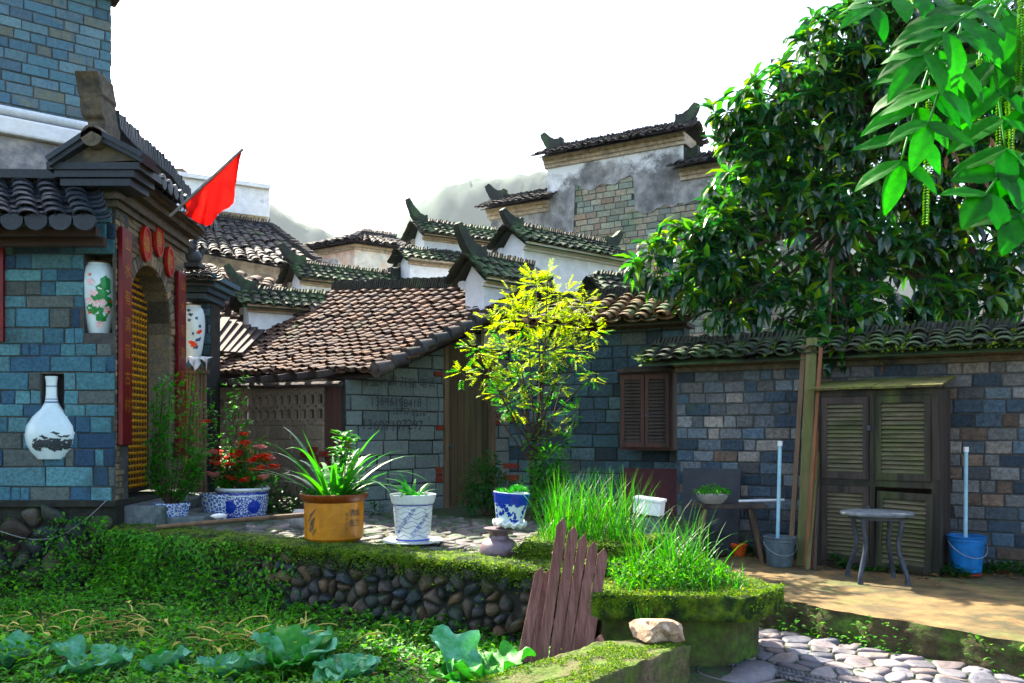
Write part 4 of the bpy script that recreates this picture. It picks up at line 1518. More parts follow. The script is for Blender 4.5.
# ================================================================== HOUSES AND GABLE WALLS BEHIND
UG = (.77, .64, 0)
firewall('white gable wall with a hanging grey bracket, behind the yellow-green tree', at(524, 243, 14.5), UG, 2.4, .55, .5, near_horn=(.42, .26), far_horn=(.45, .30), hw=.34, rise=.30, corn='white plaster')
firewall('narrow white gable wall with a sharply curled green ridge, left of the yellow-green tree', at(484, 278, 11.9), (.72, .69, 0), 1.0, .40, 2.9, near_horn=(.48, .42), far_horn=None, hw=.30, rise=.30, corn='white plaster')
firewall('white gable wall with two pointed ridge ends rising behind the middle of the shed roof', at(302, 279, 16.5), (.80, .60, 0), 2.2, .5, .5, near_horn=(.5, .36), far_horn=(.45, .30), hw=.36, rise=.30)
firewall('small low white gable wall at the left end of the shed roof, under the flag', at(249, 305, 14.6), (.86, .50, 0), 1.25, .42, .5, near_horn=(.5, .40), far_horn=None, hw=.30, rise=.26)
firewall('white gable wall with tall pillar end and dark cap right of the pinkish house', at(424, 235, 18.5), (.86, .5, 0), 2.0, .48, .5, near_horn=(.45, .48), far_horn=None, hw=.40, rise=.30)
# the lower tier of that wall
firewall('lower white wall tier with a dark tiled top under the pillar-ended gable wall', at(410, 259, 17.6), (.86, .5, 0), 2.0, .5, .5, near_horn=None, far_horn=None, hw=.25, rise=.2)

# the big stepped wall: three caps, plaster skin above bare brick
bw = thing('stepped_wall', 'big stepped white wall with dark stains and exposed greenish brick', 'stepped wall', (3, 20, 0))
B0, B1 = at(548, 0, 21), at(684, 0, 19.2)
B0.z = B1.z = 0
Ub = (B1 - B0).normalized()
nbv = Ub.cross(V3((0, 0, 1)))
SEG = [(B0 - Ub * 1.65, 1.65, at(487, 212, 22).z), (B0, (B1 - B0).length, (at(548, 160, 21).z + at(684, 133, 19.2).z) / 2), (B1, 3.4, at(684, 170, 19.2).z)]
m = MB()
for (o, L, zt) in SEG:
    slab(m, o, Ub, L, 0, zt, .5)
m.obj('core', 'pale grey mortar', bw)
m = MB()
zbk = at(600, 268, 20.4).z
bricks(m, SEG[0][0] + V3((0, 0, 3.2)), Ub, SEG[0][1] + SEG[1][1] + SEG[2][1], zbk + 3.0 - 3.2, (.15, .14), (.32, .28, .36, .18), d=.012, gap=.014,
       top=lambda u: (zbk - 3.2 + (2.2 if 2.35 < u < 4.0 else 1.45 if u >= 4.0 else .7)))
m.obj('bare_brick', 'old wall brick', bw)
m = MB()       # plaster skin, its lower edge broken away
def skin(o, L, zlow, zt, seed, nu=26):
    top, low = [], []
    for i in range(nu + 1):
        u = L * i / nu
        zz = zlow(u) + noise.noise(V3((u * 2.1, seed, 0))) * .26 + noise.noise(V3((u * 7, seed, 3))) * .06
        q = o + Ub * u
        low.append(V3((q.x, q.y, zz)) + nbv * .035)
        top.append(V3((q.x, q.y, zt - .002)) + nbv * .035)
    m.grid([[q - nbv * .04 for q in low], low, top])
skin(SEG[0][0], SEG[0][1], lambda u: zbk - .2, SEG[0][2], 1)
dS = SEG[0][1]
skin(SEG[1][0], SEG[1][1], lambda u: zbk + (.55 if u < .7 else 1.95 if u < 2.3 else 1.2), SEG[1][2], 2, 60)
skin(SEG[2][0], SEG[2][1], lambda u: zbk + 1.2, SEG[2][2], 3)
m.obj('plaster', 'stained plaster', bw)
for k, (o, L, zt) in enumerate(SEG):
    m = MB()
    for q, (ov, hh) in enumerate(((.05, .09), (.10, .08), (.16, .08))):
        z0 = zt - .25 + q * .085
        e = .06
        a, b = o - Ub * e, o + Ub * (L + e)
        m.hexa([V3((p.x, p.y, z)) for z in (z0, z0 + hh) for p in (a + nbv * (ov + .04), b + nbv * (ov + .04), b - nbv * (.5 + ov), a - nbv * (.5 + ov))])
    m.obj('cornice', 'cornice', bw)
    m = MB()
    c0, c1 = o - nbv * .25 - Ub * .18 + V3((0, 0, zt - .02)), o - nbv * .25 + Ub * (L + .18) + V3((0, 0, zt - .02))
    tiles(m, c0 + nbv * .62, c1 + nbv * .62, c1 + V3((0, 0, .3)), c0 + V3((0, 0, .3)), .2, .15, jit=.02)
    tiles(m, c1 - nbv * .62, c0 - nbv * .62, c0 + V3((0, 0, .3)), c1 + V3((0, 0, .3)), .2, .15, jit=.02)
    ridge_stack(m, c0 + V3((0, 0, .3)), c1 + V3((0, 0, .3)), .13, .08, .06)
    m.obj('tile_cap', 'grey roof tile', bw, smooth=40)
    m = MB()
    horn(m, c0 + Ub * .45 + V3((0, 0, .34)), -Ub, .55, .42 if k < 2 else .15, .24, .30)
    m.obj('horn', 'mossy roof tile', bw)
    if k == 1:
        m = MB()
        horn(m, c1 - Ub * .45 + V3((0, 0, .34)), Ub, .5, .40, .24, .30)
        m.obj('horn', 'mossy roof tile', bw)

# a small tiled cap to the right of the yellow tree
firewall('short low wall end with a mossy tiled cap between the yellow-green tree and big stepped wall', at(606, 296, 13.2), (.92, .38, 0), 1.0, .4, .5, near_horn=None, far_horn=None, hw=.5, rise=.3, plaster='mottled plaster')


def corner_house(label, C, dl, Ll, dr, Lr, zb, rise, plaster, tile, name='house', cat='house', windows=(), over=.3):
    """a block with its near corner at C (underside of the eave), one face to each side, low hipped tile roof"""
    C = V3(C)
    dl, dr = V3(dl).normalized(), V3(dr).normalized()
    t = thing(name, label, cat, (C.x, C.y, zb))
    L, Rr = C + dl * Ll, C + dr * Lr
    Bk = C + dl * Ll + dr * Lr
    m = MB()
    m.hexa([V3((q.x, q.y, z)) for z in (zb, C.z) for q in (C, Rr, Bk, L)])
    m.obj('wall', plaster, t)
    m = MB()
    for k, (o, z) in enumerate(((.05, -.2), (.12, -.12))):
        q = [C - (dl + dr) * o, Rr + dr * o - dl * o, Bk + (dl + dr) * o, L + dl * o - dr * o]
        m.hexa([V3((p.x, p.y, C.z + z + dz)) for dz in (0, .075) for p in q])
    m.obj('cornice', 'cornice', t)
    m = MB()
    e = over
    c0, r0, b0, l0 = C - (dl + dr) * e, Rr + dr * e - dl * e, Bk + (dl + dr) * e, L + dl * e - dr * e
    ins = min(Ll, Lr) / 2 + e
    up = V3((0, 0, rise))
    if Ll >= Lr:
        ra, rb = c0 + (dl + dr) * ins + up, l0 + dr * ins - dl * ins + up
    else:
        ra, rb = c0 + (dl + dr) * ins + up, r0 + dl * ins - dr * ins + up
    if Ll >= Lr:
        tiles(m, l0, c0, ra, rb, .22, .2, jit=.02)
        tiles(m, c0, r0, ra + dr * .05, ra, .22, .2, jit=.02)
        tiles(m, r0, b0, rb, ra, .22, .2, jit=.02)
    else:
        tiles(m, c0, r0, rb, ra, .22, .2, jit=.02)
        tiles(m, l0, c0, ra, ra - dr * .05, .22, .2, jit=.02)
        tiles(m, b0, l0, ra, rb, .22, .2, jit=.02)
    rf = m.obj('roof', tile, t, smooth=40)
    m = MB()
    ridge_stack(m, ra, rb, .2, .1, .07)
    ridge_stack(m, c0 + V3((0, 0, .03)), ra, .14, .09, .07)
    m.obj('ridge', tile, rf)
    return t


corner_house('pinkish plastered house with a low dark hipped roof behind the gable walls', at(355, 243, 27), (-.82, .57, 0), 1.9, (.80, .60, 0), 3.2, 0, .55, 'pinkish plaster', 'grey roof tile', over=.35)
# flat roofed concrete building far left
fb = thing('concrete_building', 'flat-roofed pale concrete building behind the red flag', 'building', (-8.5, 25, 0))
FE = at(266, 196, 25)
Uf = V3((.86, .5, 0)).normalized()
nf = Uf.cross(V3((0, 0, 1)))
FOo = xy(FE) - Uf * 6
m = MB()
slab(m, FOo, Uf, 5.6, 0, at(266, 205, 25).z, 4)
m.obj('wall', 'concrete', fb)
m = MB()
zf0, zf1 = at(266, 220, 25).z, at(266, 193, 25).z
for za, zb2, o in ((zf0, zf1, .4), (zf1, zf1 + .12, .52)):
    a, b = FOo + nf * o, FOo + Uf * 6 + nf * o
    m.hexa([V3((q.x, q.y, z)) for z in (za, zb2) for q in (a, b, b - nf * .3 - nf * o, a - nf * .3 - nf * o)])
m.obj('parapet', 'white plaster', fb)
m = MB()
a, b = FOo + nf * .2 + V3((0, 0, zf0 - .2)), FOo + Uf * 4.6 + nf * .2 + V3((0, 0, zf0 - .2))
m.tube([a, b], .22, 10)
m.obj('gutter', 'white paint', fb, smooth=40)
m = MB()
m.box(at(178, 173, 24.8), (.42, .4, .16))
m.obj('vent', 'dark cornice', fb)

# house with stone wall and dark window openings
hb = thing('stone_house', 'mottled stone house with dark window openings under a grey tiled roof', 'house', (-6, 19, 0))
h0, h1 = at(170, 243, 20.5), at(312, 274, 21.4)
Uh = xy(h1 - h0).normalized()
m = MB()
zw = at(180, 287, 20.5).z
slab(m, xy(h0) + Uh * .3 + V3((0, .4, 0)), Uh, 2.2, 0, h0.z - .06, 2.4)
slab(m, xy(h0) + Uh * 2.5 + V3((0, .4, 0)), Uh, 1.4, 0, at(270, 277, 21).z, 2.4)
slab(m, xy(h0) + Uh * 2.5 + V3((0, .4, 0)), Uh, 1.4, at(270, 261, 21).z, h0.z - .1, 2.4)
m.obj('wall', 'mottled plaster', hb)
m = MB()
for u in (2.5, 3.1, 3.85):
    q = xy(h0) + Uh * u + V3((0, .42, at(270, 269, 21).z))
    m.box(q, (.09, .09, .5))
q = xy(h0) + Uh * 3.2 + V3((0, .37, at(270, 260, 21).z))
m.box(q, (1.7, .1, .08), Matrix.Rotation(math.atan2(Uh.y, Uh.x), 3, 'Z'))
m.obj('window_frame', 'plank wood', hb)
m = MB()
tiles(m, h0 + V3((-.4, 0, .0)), at(330, 275, 21.0), at(268, 227, 24), at(172, 214, 23), .26, .22, sag=.06, jit=.03)
rf = m.obj('roof', 'grey roof tile', hb, smooth=40)
m = MB()
ridge_stack(m, at(172, 214, 23), at(268, 227, 24), .2, .1, .07)
ridge_stack(m, at(268, 227, 24), at(330, 273, 21.0), .16, .1, .07)
m.obj('ridge', 'grey roof tile', rf)

# broken roof between
br = thing('timber_house', 'broken low timber house with brown tiles left of the shed roof', 'house', (-5, 15, 0))
m = MB()
tiles(m, at(180, 312, 14.8), at(245, 328, 15.2), at(308, 292, 18.0), at(188, 262, 17.5), .22, .17, sag=.05, jit=.045)
m.obj('roof', 'brown roof tile', br, smooth=40)
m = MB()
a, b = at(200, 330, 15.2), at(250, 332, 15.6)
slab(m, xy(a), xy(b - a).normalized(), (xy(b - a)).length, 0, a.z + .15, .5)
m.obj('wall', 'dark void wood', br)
m = MB()
for px in (203, 216, 228, 243):
    m.box(at(px, 330, 15.05) + V3((0, 0, -.1)), (.1, .08, 1.1))
for py in (318, 341):
    m.beam(at(198, py, 15.03), at(248, py + 1, 15.3), .09, .08)
m.obj('timber_frame', 'brown stain wood', br)
m = MB()
m.box(at(226, 335, 15.12), (.30, .03, .55))
m.obj('panel', 'reddish plank wood', br)


# ================================================================== WALL WITH THE SHUTTER BOX, RIGHT-HAND WALL
mw = thing('courtyard_wall', 'slate-blue block wall with a brown tile roof and a louvred shutter box', 'wall', (1.0, 10.0, .7))
M1 = V3((at(683, 0, 10.6).x, 10.6, 0))
Um = V3((.905, -.425, 0)).normalized()
LM = 2.4
M0 = M1 - Um * LM
nm = Um.cross(V3((0, 0, 1)))
ZM = at(681, 326, 10.6).z
m = MB()
slab(m, M0, Um, LM, .3, ZM, .35)
m.obj('core', 'dark mortar', mw)
m = MB()
bricks(m, M0 + V3((0, 0, .68)), Um, LM, ZM - .68, (.165, .155, .17), (.34, .30, .36, .2), d=.012, gap=.013)
bricks(m, M1 + V3((0, 0, .68)), V3((-Um.y, Um.x, 0)), .33, ZM - .68, (.165, .155), (.33,), d=.012, gap=.013)
m.obj('brickwork', 'slate brick', mw)
m = MB()
a, b = M0 + nm * .05, M1 + nm * .05 + Um * .06
m.hexa([V3((q.x, q.y, z)) for z in (ZM, ZM + .05) for q in (a, b, b - nm * .45, a - nm * .45)])
m.obj('wall_plate', 'old wood', mw)
m = MB()
ee0, ee1 = M0 + nm * .33 - Um * .25 + V3((0, 0, ZM + .05)), M1 + nm * .33 + Um * .14 + V3((0, 0, ZM + .05))
rr0, rr1 = M0 - nm * .75 - Um * .25 + V3((0, 0, ZM + .50)), M1 - nm * .75 + V3((0, 0, ZM + .50)) + Um * .1
tiles(m, ee0, ee1, rr1, rr0, .235, .18, jit=.02, hgt=.72)
m.obj('roof', 'amber roof tile', mw, smooth=40)
m = MB()
ridge_stack(m, rr0 + V3((0, 0, .03)), rr1 + V3((0, 0, .03)), .13, .09, .05)
for k in range(6):
    p = ee1 + (rr1 - ee1) * (k / 6) - Um * .02
    m.tube([p + V3((0, 0, .05)), p + (rr1 - ee1) / 5 + V3((0, 0, .03))], [.10, .085], 9)
m.obj('roof_ridge', 'mossy roof tile', mw, smooth=40)
m = MB()
for k in (0, 1, 5):
    m = MB()
    m.box(M0 + Um * .04 + nm * .012 + V3((0, 0, 1.1 + k * .16)), (.22, .06, .07), Matrix.Rotation(math.atan2(Um.y, Um.x), 3, 'Z'), jit=.004)
    m.obj('red_brick', 'red brick', mw)

# louvred shutter box hung on it
SB = at(644, 450, 10.45)
sb = thing('shutter_box', 'dark brown shutter box with two louvred doors hung on the block wall', 'shutter box', (SB.x, 10.36, SB.z), math.atan2(Um.y, Um.x))
W_, D_, H_ = .66, .36, .95
m = MB()
m.box((0, D_ / 2 + .02, H_ / 2), (W_, D_ - .04, H_))
m.obj('body', 'brown stain wood', sb, local=True)
m = MB()
m.hexa([(-W_ / 2 - .03, -.06, H_ + .002), (W_ / 2 + .03, -.06, H_ + .002), (W_ / 2 + .03, D_ + .02, H_ + .07), (-W_ / 2 - .03, D_ + .02, H_ + .07), (-W_ / 2 - .03, -.06, H_ + .03), (W_ / 2 + .03, -.06, H_ + .03), (W_ / 2 + .03, D_ + .02, H_ + .10), (-W_ / 2 - .03, D_ + .02, H_ + .10)])
m.obj('lid', 'old wood', sb, local=True)


def louvre_door(name, parent, x0, x1, z0, z1, y, wood, slat_wood, st=.055, rl=.06, pitch=.042, mid=None, rot=0, th=.03):
    m = MB()
    for a, b in ((x0, x0 + st), (x1 - st, x1)):
        m.box(((a + b) / 2, y, (z0 + z1) / 2), (b - a, th, z1 - z0))
    for a, b in ((z0, z0 + rl), (z1 - rl, z1)):
        m.box(((x0 + x1) / 2, y, (a + b) / 2), (x1 - x0 - 2 * st, th * .96, b - a))
    d = m.obj(name, wood, parent, local=True, bevel=.003)
    m = MB()
    n = int((z1 - z0 - 2 * rl) / pitch)
    for i in range(n):
        z = z0 + rl + (i + .5) * (z1 - z0 - 2 * rl) / n
        m.box(((x0 + x1) / 2, y + .004, z + U_(-.003, .003)), (x1 - x0 - 2 * st + .004, .009, pitch * 1.05), Matrix.Rotation(R(-38 + U_(-6, 6)), 3, 'X') @ Matrix.Rotation(U_(-.012, .012), 3, 'Y'))
    m.obj('louvre', slat_wood, d, local=True)
    if rot:
        d.rotation_euler = (0, rot, 0)
    return d


louvre_door('door', sb, -W_ / 2 + .03, -.004, .035, H_ - .03, -.016, 'brown stain wood', 'old wood', st=.045)
dd = louvre_door('door', sb, .004, W_ / 2 - .03, .035, H_ - .03, -.016, 'brown stain wood', 'old wood', st=.045)
m = MB()
m.lathe([(0, 0), (.012, 0), (.012, .02), (0, .025)], 10, (.02, -.034, .42), rot=Matrix.Rotation(R(90), 3, 'X'))
m.obj('knob', 'ink blue', dd, local=True)

# right-hand wall
rw = thing('boundary_wall', 'long grey brick boundary wall with mossy tiled coping behind the louvred cabinet', 'wall', (4.5, 8.6, .35))
Ur = V3((.859, -.511, 0)).normalized()
nr = Ur.cross(V3((0, 0, 1)))
R0 = V3((1.75, 10.22, 0)) + Ur * .24
LR = 8.0
ZR = EYE + .74
m = MB()
slab(m, R0, Ur, LR, .0, ZR, .32)
m.obj('core', 'pale grey mortar', rw)
m = MB()
bricks(m, R0 + V3((0, 0, .33)), Ur, LR, ZR - .33, (.128, .132, .124, .14), (.26, .24, .28, .14, .2), d=.012, gap=.014)
m.obj('brickwork', 'grey brick', rw)
m = MB()
for z, o in ((ZR - .06, .05), (ZR, .10)):
    a, b = R0 + nr * (o + .012), R0 + Ur * LR + nr * (o + .012)
    m.hexa([V3((q.x, q.y, zz)) for zz in (z, z + .055) for q in (a, b, b - nr * (.34 + 2 * o), a - nr * (.34 + 2 * o))])
m.obj('plate', 'dark cornice', rw)
m = MB()
c0, c1 = R0 - nr * .16 - Ur * .36, R0 - nr * .16 + Ur * LR
z0, z1 = V3((0, 0, ZR + .06)), V3((0, 0, ZR + .26))
tiles(m, c0 + nr * .48 + z0, c1 + nr * .48 + z0, c1 + z1, c0 + z1, .19, .14, jit=.022)
tiles(m, c1 - nr * .48 + z0, c0 - nr * .48 + z0, c0 + z1, c1 + z1, .19, .14, jit=.022)
ridge_stack(m, c0 + z1, c1 + z1, .12, .08, .05)
m.obj('tile_coping', 'mossy roof tile', rw, smooth=40)
m = MB()
for i in range(7500):
    u = rnd.random() * LR
    s = U_(-.05, .55)
    c = c0 + Ur * u + nr * s + V3((0, 0, ZR + .28 - max(0, s) * .42 + U_(-.02, .03)))
    if noise.noise(V3((u * 1.4, s * 3, 9))) < -.05:
        continue
    m.leaflet(c, V3((U_(-1, 1), U_(-1, 1), U_(0, 1))), V3((U_(-1, 1), U_(-1, 1), 1)), U_(.02, .05), U_(.012, .03))
stuff(m.obj('coping_moss', 'moss sprigs', rw))


# ================================================================== PLANTERS, LOW WALL, PICKETS
def sprigs(mb, pts, n, s0=.012, s1=.03):
    """small moss leaflets over a horizontal polygon given by corner list"""
    a, b, c, d = [V3(p) for p in pts]
    for i in range(n):
        u, v = rnd.random(), rnd.random()
        p = (a * (1 - u) + b * u) * (1 - v) + (d * (1 - u) + c * u) * v
        mb.leaflet(p, V3((U_(-1, 1), U_(-1, 1), U_(0, .9))), V3((U_(-1, 1), U_(-1, 1), 1)), U_(s0, s1), U_(s0 * .6, s1 * .6))


def inpoly(x, y, poly):
    r = False
    for i in range(len(poly)):
        (x0, y0), (x1, y1) = poly[i], poly[i - 1]
        if (y0 > y) != (y1 > y) and x < (x1 - x0) * (y - y0) / (y1 - y0) + x0:
            r = not r
    return r


def grass(mb, poly, z, n, L0, L1, W, lean=.35, bend=.22, seg=4):
    xs_, ys_ = [p[0] for p in poly], [p[1] for p in poly]
    k = 0
    while k < n:
        x, y = U_(min(xs_), max(xs_)), U_(min(ys_), max(ys_))
        if not inpoly(x, y, poly):
            continue
        k += 1
        L = U_(L0, L1)
        mb.blade((x, y, z), (U_(-lean, lean), U_(-lean, lean), 1), L, W * U_(.7, 1.3), bend * U_(.1, 1.6), seg)


PF = [(.55, 5.80), (1.615, 5.72), (1.96, 6.12), (1.72, 6.85), (.5, 6.95)]
pb = thing('planter', 'front mossy planter slab on a pedestal, overgrown with ground cover', 'planter', (1.2, 6.3, .05), 0, 'mossy stone planters')
m = MB()
rough_prism(m, PF, .455, .625, .05, .014)
m.obj('slab', 'moss', pb, smooth=1)
m = MB()
rough_prism(m, [(.66, 5.93), (1.55, 5.90), (1.80, 6.2), (1.62, 6.7), (.66, 6.8)], .0, .45, .06, .018)
m.obj('pedestal', 'kerb earth', pb, smooth=1)
m = MB()
for i in range(3600):
    k = rnd.random()
    a, b = PF[0], PF[1]
    if k < .5:
        e = rnd.random()
        if e < .7:
            p = V3((a[0] + (b[0] - a[0]) * rnd.random(), 5.77, .61))
        else:
            u = rnd.random()
            p = V3((1.615 + .345 * u, 5.72 + .4 * u, .61))
        p += V3((0, U_(-.03, .06), -abs(rnd.gauss(0, .05)) if rnd.random() < .6 else .02))
    else:
        p = V3((U_(.6, 1.85), U_(5.78, 6.6), .63))
        if not inpoly(p.x, p.y, PF):
            continue
    m.leaflet(p, V3((U_(-1, 1), U_(-1, .4), U_(-.2, .9))), V3((U_(-1, 1), U_(-1, 1), 1)), U_(.012, .03), U_(.008, .018))
stuff(m.obj('moss_sprigs', 'moss sprigs', pb))
m = MB()
sh_ = [(.75, 6.0), (1.3, 5.92), (1.62, 6.15), (1.6, 6.75), (.7, 6.8)]
for i in range(5200):
    x, y = U_(.6, 1.8), U_(5.85, 6.85)
    if not inpoly(x, y, sh_):
        continue
    hgt_ = .14 * max(.1, 1 - ((x - 1.15) / .7) ** 2 - ((y - 6.4) / .7) ** 2) + .03
    c = V3((x, y, .63 + rnd.random() * hgt_))
    m.leaflet(c, V3((U_(-1, 1), U_(-1, 1), U_(.1, 1))), V3((U_(-1, 1), U_(-1, 1), 1)), U_(.02, .045), U_(.014, .028))
stuff(m.obj('ground_cover', 'weed', pb))
m = MB()
grass(m, [(.85, 6.1), (1.45, 6.05), (1.5, 6.6), (.95, 6.7)], .62, 230, .25, .58, .011, .5, .30, 6)
grass(m, [(1.05, 6.2), (1.4, 6.15), (1.4, 6.6), (1.05, 6.6)], .62, 46, .45, .68, .012, .3, .26, 7)
grass(m, [(.62, 5.9), (1.6, 5.85), (1.75, 6.2), (1.5, 6.75)], .62, 260, .08, .24, .008, .5, .35, 4)
stuff(tag(m.obj('chives', 'chive'), 'clump of long arching grass-like leaves growing in the front planter', 'chives'))
m = MB()
grass(m, [(.80, 5.72), (.95, 5.72), (.95, 5.74), (.8, 5.74)], .40, 7, .16, .30, .010, .25, .1, 4)
tag(m.obj('grass_tuft', 'chive'), 'small tuft of a few upright blades beside the pale rock', 'grass tuft')

PT = [(.04, 6.70), (1.02, 6.70), (1.35, 7.45), (.22, 7.65)]
pt = thing('planter', 'rear mossy planter block carrying the tall upright chives', 'planter', (.6, 7.1, .70), 0, 'mossy stone planters')
m = MB()
rough_prism(m, PT, .66, .84, .05, .02)
m.obj('slab', 'moss', pt, smooth=1)
m = MB()
sprigs(m, [(.02, 6.66, .845), (1.0, 6.68, .845), (1.3, 7.4, .845), (.22, 7.6, .845)], 900)
for i in range(900):
    m.leaflet((U_(.0, 1.0), U_(6.64, 6.70), U_(.72, .86)), (U_(-1, 1), U_(-1, .2), U_(-.6, .6)), (0, U_(-1, 1), 1), U_(.012, .03), U_(.008, .018))
stuff(m.obj('moss_sprigs', 'moss sprigs', pt))
m = MB()
grass(m, [(.25, 6.85), (.95, 6.85), (1.15, 7.35), (.35, 7.5)], .83, 380, .36, .66, .0095, .34, .2, 6)
grass(m, [(.2, 6.8), (1.0, 6.8), (1.2, 7.35), (.3, 7.5)], .83, 240, .15, .45, .009, .65, .36, 5)
stuff(tag(m.obj('chives', 'chive'), 'dense clump of upright green chives growing in the rear planter', 'chives'))

# low mossy wall running towards the camera
LW = [(.62, 5.50), (1.13, 5.38), (.42, 4.56), (-.16, 3.87), (-.62, 3.3), (-1.2, 3.5), (-.75, 3.90), (-.17, 4.56)]
lw = thing('low_wall', 'low garden wall with a bright yellow-green mossy top in the foreground', 'garden wall', (.4, 4.9, 0))
m = MB()
rough_prism(m, LW, -.02, .40, .05, .016, inn=12)
m.obj('wall', 'mossy slab', lw, smooth=1)
m = MB()
a, b, c, d = V3((.60, 5.42, .405)), V3((1.08, 5.33, .405)), V3((-.5, 3.5, .405)), V3((-.98, 3.72, .405))
for i in range(15000):
    u, v = rnd.random(), rnd.random()
    p = (a * (1 - u) + b * u) * (1 - v) + (d * (1 - u) + c * u) * v
    if noise.noise(V3((p.x * 3.2, p.y * 3.2, 4))) + .5 * noise.noise(V3((p.x * 9, p.y * 9, 1))) < -.02:
        continue
    m.leaflet(p + V3((0, 0, U_(-.004, .008))), V3((U_(-1, 1), U_(-1, 1), U_(0, .7))), V3((U_(-1, 1), U_(-1, 1), 1)), U_(.008, .018), U_(.006, .012))
stuff(m.obj('moss_sprigs', 'moss sprigs', lw))

m = MB()
rp_ = gz(660, 642, .40)
bl = at(660, 630, rp_[1])
blob(m, bl + V3((0, .03, -.005)), (.165, .12, .085), 5, 3, .5, fq=1.3)
for i, (x, y, z) in enumerate(m.v):      # chisel flat facets
    q = V3((x, y, z)) - bl
    for n_, d_ in ((V3((.3, -.8, .5)), .085), (V3((-.7, -.5, .4)), .10), (V3((0, .1, 1)), .062), (V3((.8, -.3, .35)), .115)):
        n_ = n_.normalized()
        e_ = q.dot(n_) - d_
        if e_ > 0:
            q -= n_ * e_
    if (bl + q).z < .40:
        q.z = .40 - bl.z
    m.v[i] = tuple(bl + q)
tag(m.obj('rock', 'pale rock', smooth=28), 'angular pale pinkish rock lying on the low mossy wall', 'rock')

# leaning picket panel
pk = thing('picket_panel', 'broken panel of faded brown pointed pickets leaning on the planter', 'fence panel', (.3, 5.75, .1))
tops = [(541, 567), (549, 569), (563, 518), (574, 526), (584, 534), (594, 541), (604, 548), (613, 553)]
bots = [(522, 662), (532, 664), (541, 665), (553, 666), (564, 664), (575, 662), (586, 658), (597, 652)]
for i in range(8):
    m = MB()
    tp_, bp_ = tops[i], bots[i]
    if i == 7:
        tp_ = (600, 632)
    t = at(tp_[0], tp_[1], 6.02)
    if i == 7:
        t = at(601, 634, 5.78)
    b = at(bp_[0], bp_[1], 5.68)
    b.z = max(b.z, .10)
    d = (t - b).normalized()
    x = V3((1, 0, 0)) - d * d.x
    x.normalize()
    n_ = x.cross(d)
    w2, th = .0345 + U_(-.002, .002), .018
    def pick(s, e):
        return b + d * s + x * e
    L = (t - b).length
    out = [pick(0, -w2), pick(0, w2), pick(L - .055, w2), pick(L, .004), pick(L - .055, -w2)]
    m.loft([[q - n_ * th / 2 for q in out], [q + n_ * th / 2 for q in out]])
    m.obj('picket', 'picket paint', pk, bevel=.003)
for f in (.25, .72):
    m = MB()
    p = [at(tops[i][0] + (bots[i][0] - tops[i][0]) * f, tops[i][1] + (bots[i][1] - tops[i][1]) * f, 6.02 - .34 * f + .035) for i in (2, 6)]
    m.beam(p[0] + (p[0] - p[1]) * .12, p[1], .02, .05, up=(0, -1, .2))
    m.obj('rail', 'picket paint', pk)


# ================================================================== VASES
def turned(name, prof, m_, parent=None, c=(0, 0, 0), n=32, smooth=35, **k):
    mb = MB()
    mb.lathe(prof, n, c, **k)
    return mb.obj(name, m_, parent, smooth=smooth)


def vase(label, c, H, Rm, motif):
    pf = [(0, 0), (.56, 0), (.60, .02), (.78, .2), (.97, .5), (1.0, .68), (.95, .82), (.80, .93), (.64, .965), (.66, .985), (.68, 1.0), (.58, 1.0), (.56, .95), (0, .94)]
    pf = [(r * Rm, z * H) for r, z in pf]
    t = thing('porcelain_vase', label, 'vase', c)
    turned('body', pf, 'porcelain', t, c)
    turned('rim', [(Rm * .69, H * .985), (Rm * .69, H * 1.005), (Rm * .56, H * 1.006), (Rm * .56, H * .98)], 'amber roof tile', t, c)
    rad = prof_r(pf[2:9])
    motif(t, rad, c, H, Rm)
    return t


def lotus(t, rad, c, H, Rm):
    m = MB()
    for (a, z, ra, rz, r_) in ((.25, .60, .42, .10, .2), (-.1, .50, .32, .08, .5), (.35, .70, .30, .09, 0), (-.35, .34, .40, .075, .3), (.1, .28, .45, .07, -.2), (.5, .42, .3, .1, .4), (.15, .2, .3, .045, 0)):
        patch_on(m, rad, c, a, z * H, ra * Rm, rz * H, 12, .10, r_)
    m.obj('painted_leaves', 'lotus green', t)
    m = MB()
    for (a, z) in ((-.15, .40), (.2, .42), (-.55, .44), (.5, .33), (-.3, .55), (-.45, .70), (.05, .12)):
        for k in range(5):
            patch_on(m, rad, c, a + .12 * math.cos(k * 1.257), (z + .022 * math.sin(k * 1.257)) * H, .13 * Rm, .026 * H, 8, 0, k * 1.257, .005)
    m.obj('painted_flowers', 'lotus pink', t)
    m = MB()
    for (a, z) in ((.62, .30), (.66, .45), (-.6, .28), (-.5, .8)):
        patch_on(m, rad, c, a, z * H, .09 * Rm, .02 * H, 8, .3, 0, .006)
    m.obj('painted_fish', 'vermilion', t)


def carp(t, rad, c, H, Rm):
    m = MB()
    for (a, z, r_) in ((-.75, .62, 1.0), (-.85, .55, .2), (.1, .26, .35), (-.1, .30, -.2), (.55, .5, .6)):
        patch_on(m, rad, c, a, z * H, .30 * Rm, .035 * H, 10, .12, r_)
    m.obj('painted_fish', 'vermilion', t)
    m = MB()
    for (a, z, ra) in ((-.2, .80, .22), (.3, .74, .14), (-.3, .70, .16), (.5, .36, .34), (.3, .22, .26), (.6, .60, .14), (0, .46, .1), (-.4, .88, .2)):
        patch_on(m, rad, c, a, z * H, ra * Rm, .03 * H, 9, .25, a)
    m.obj('painted_leaves', 'ink blue', t)


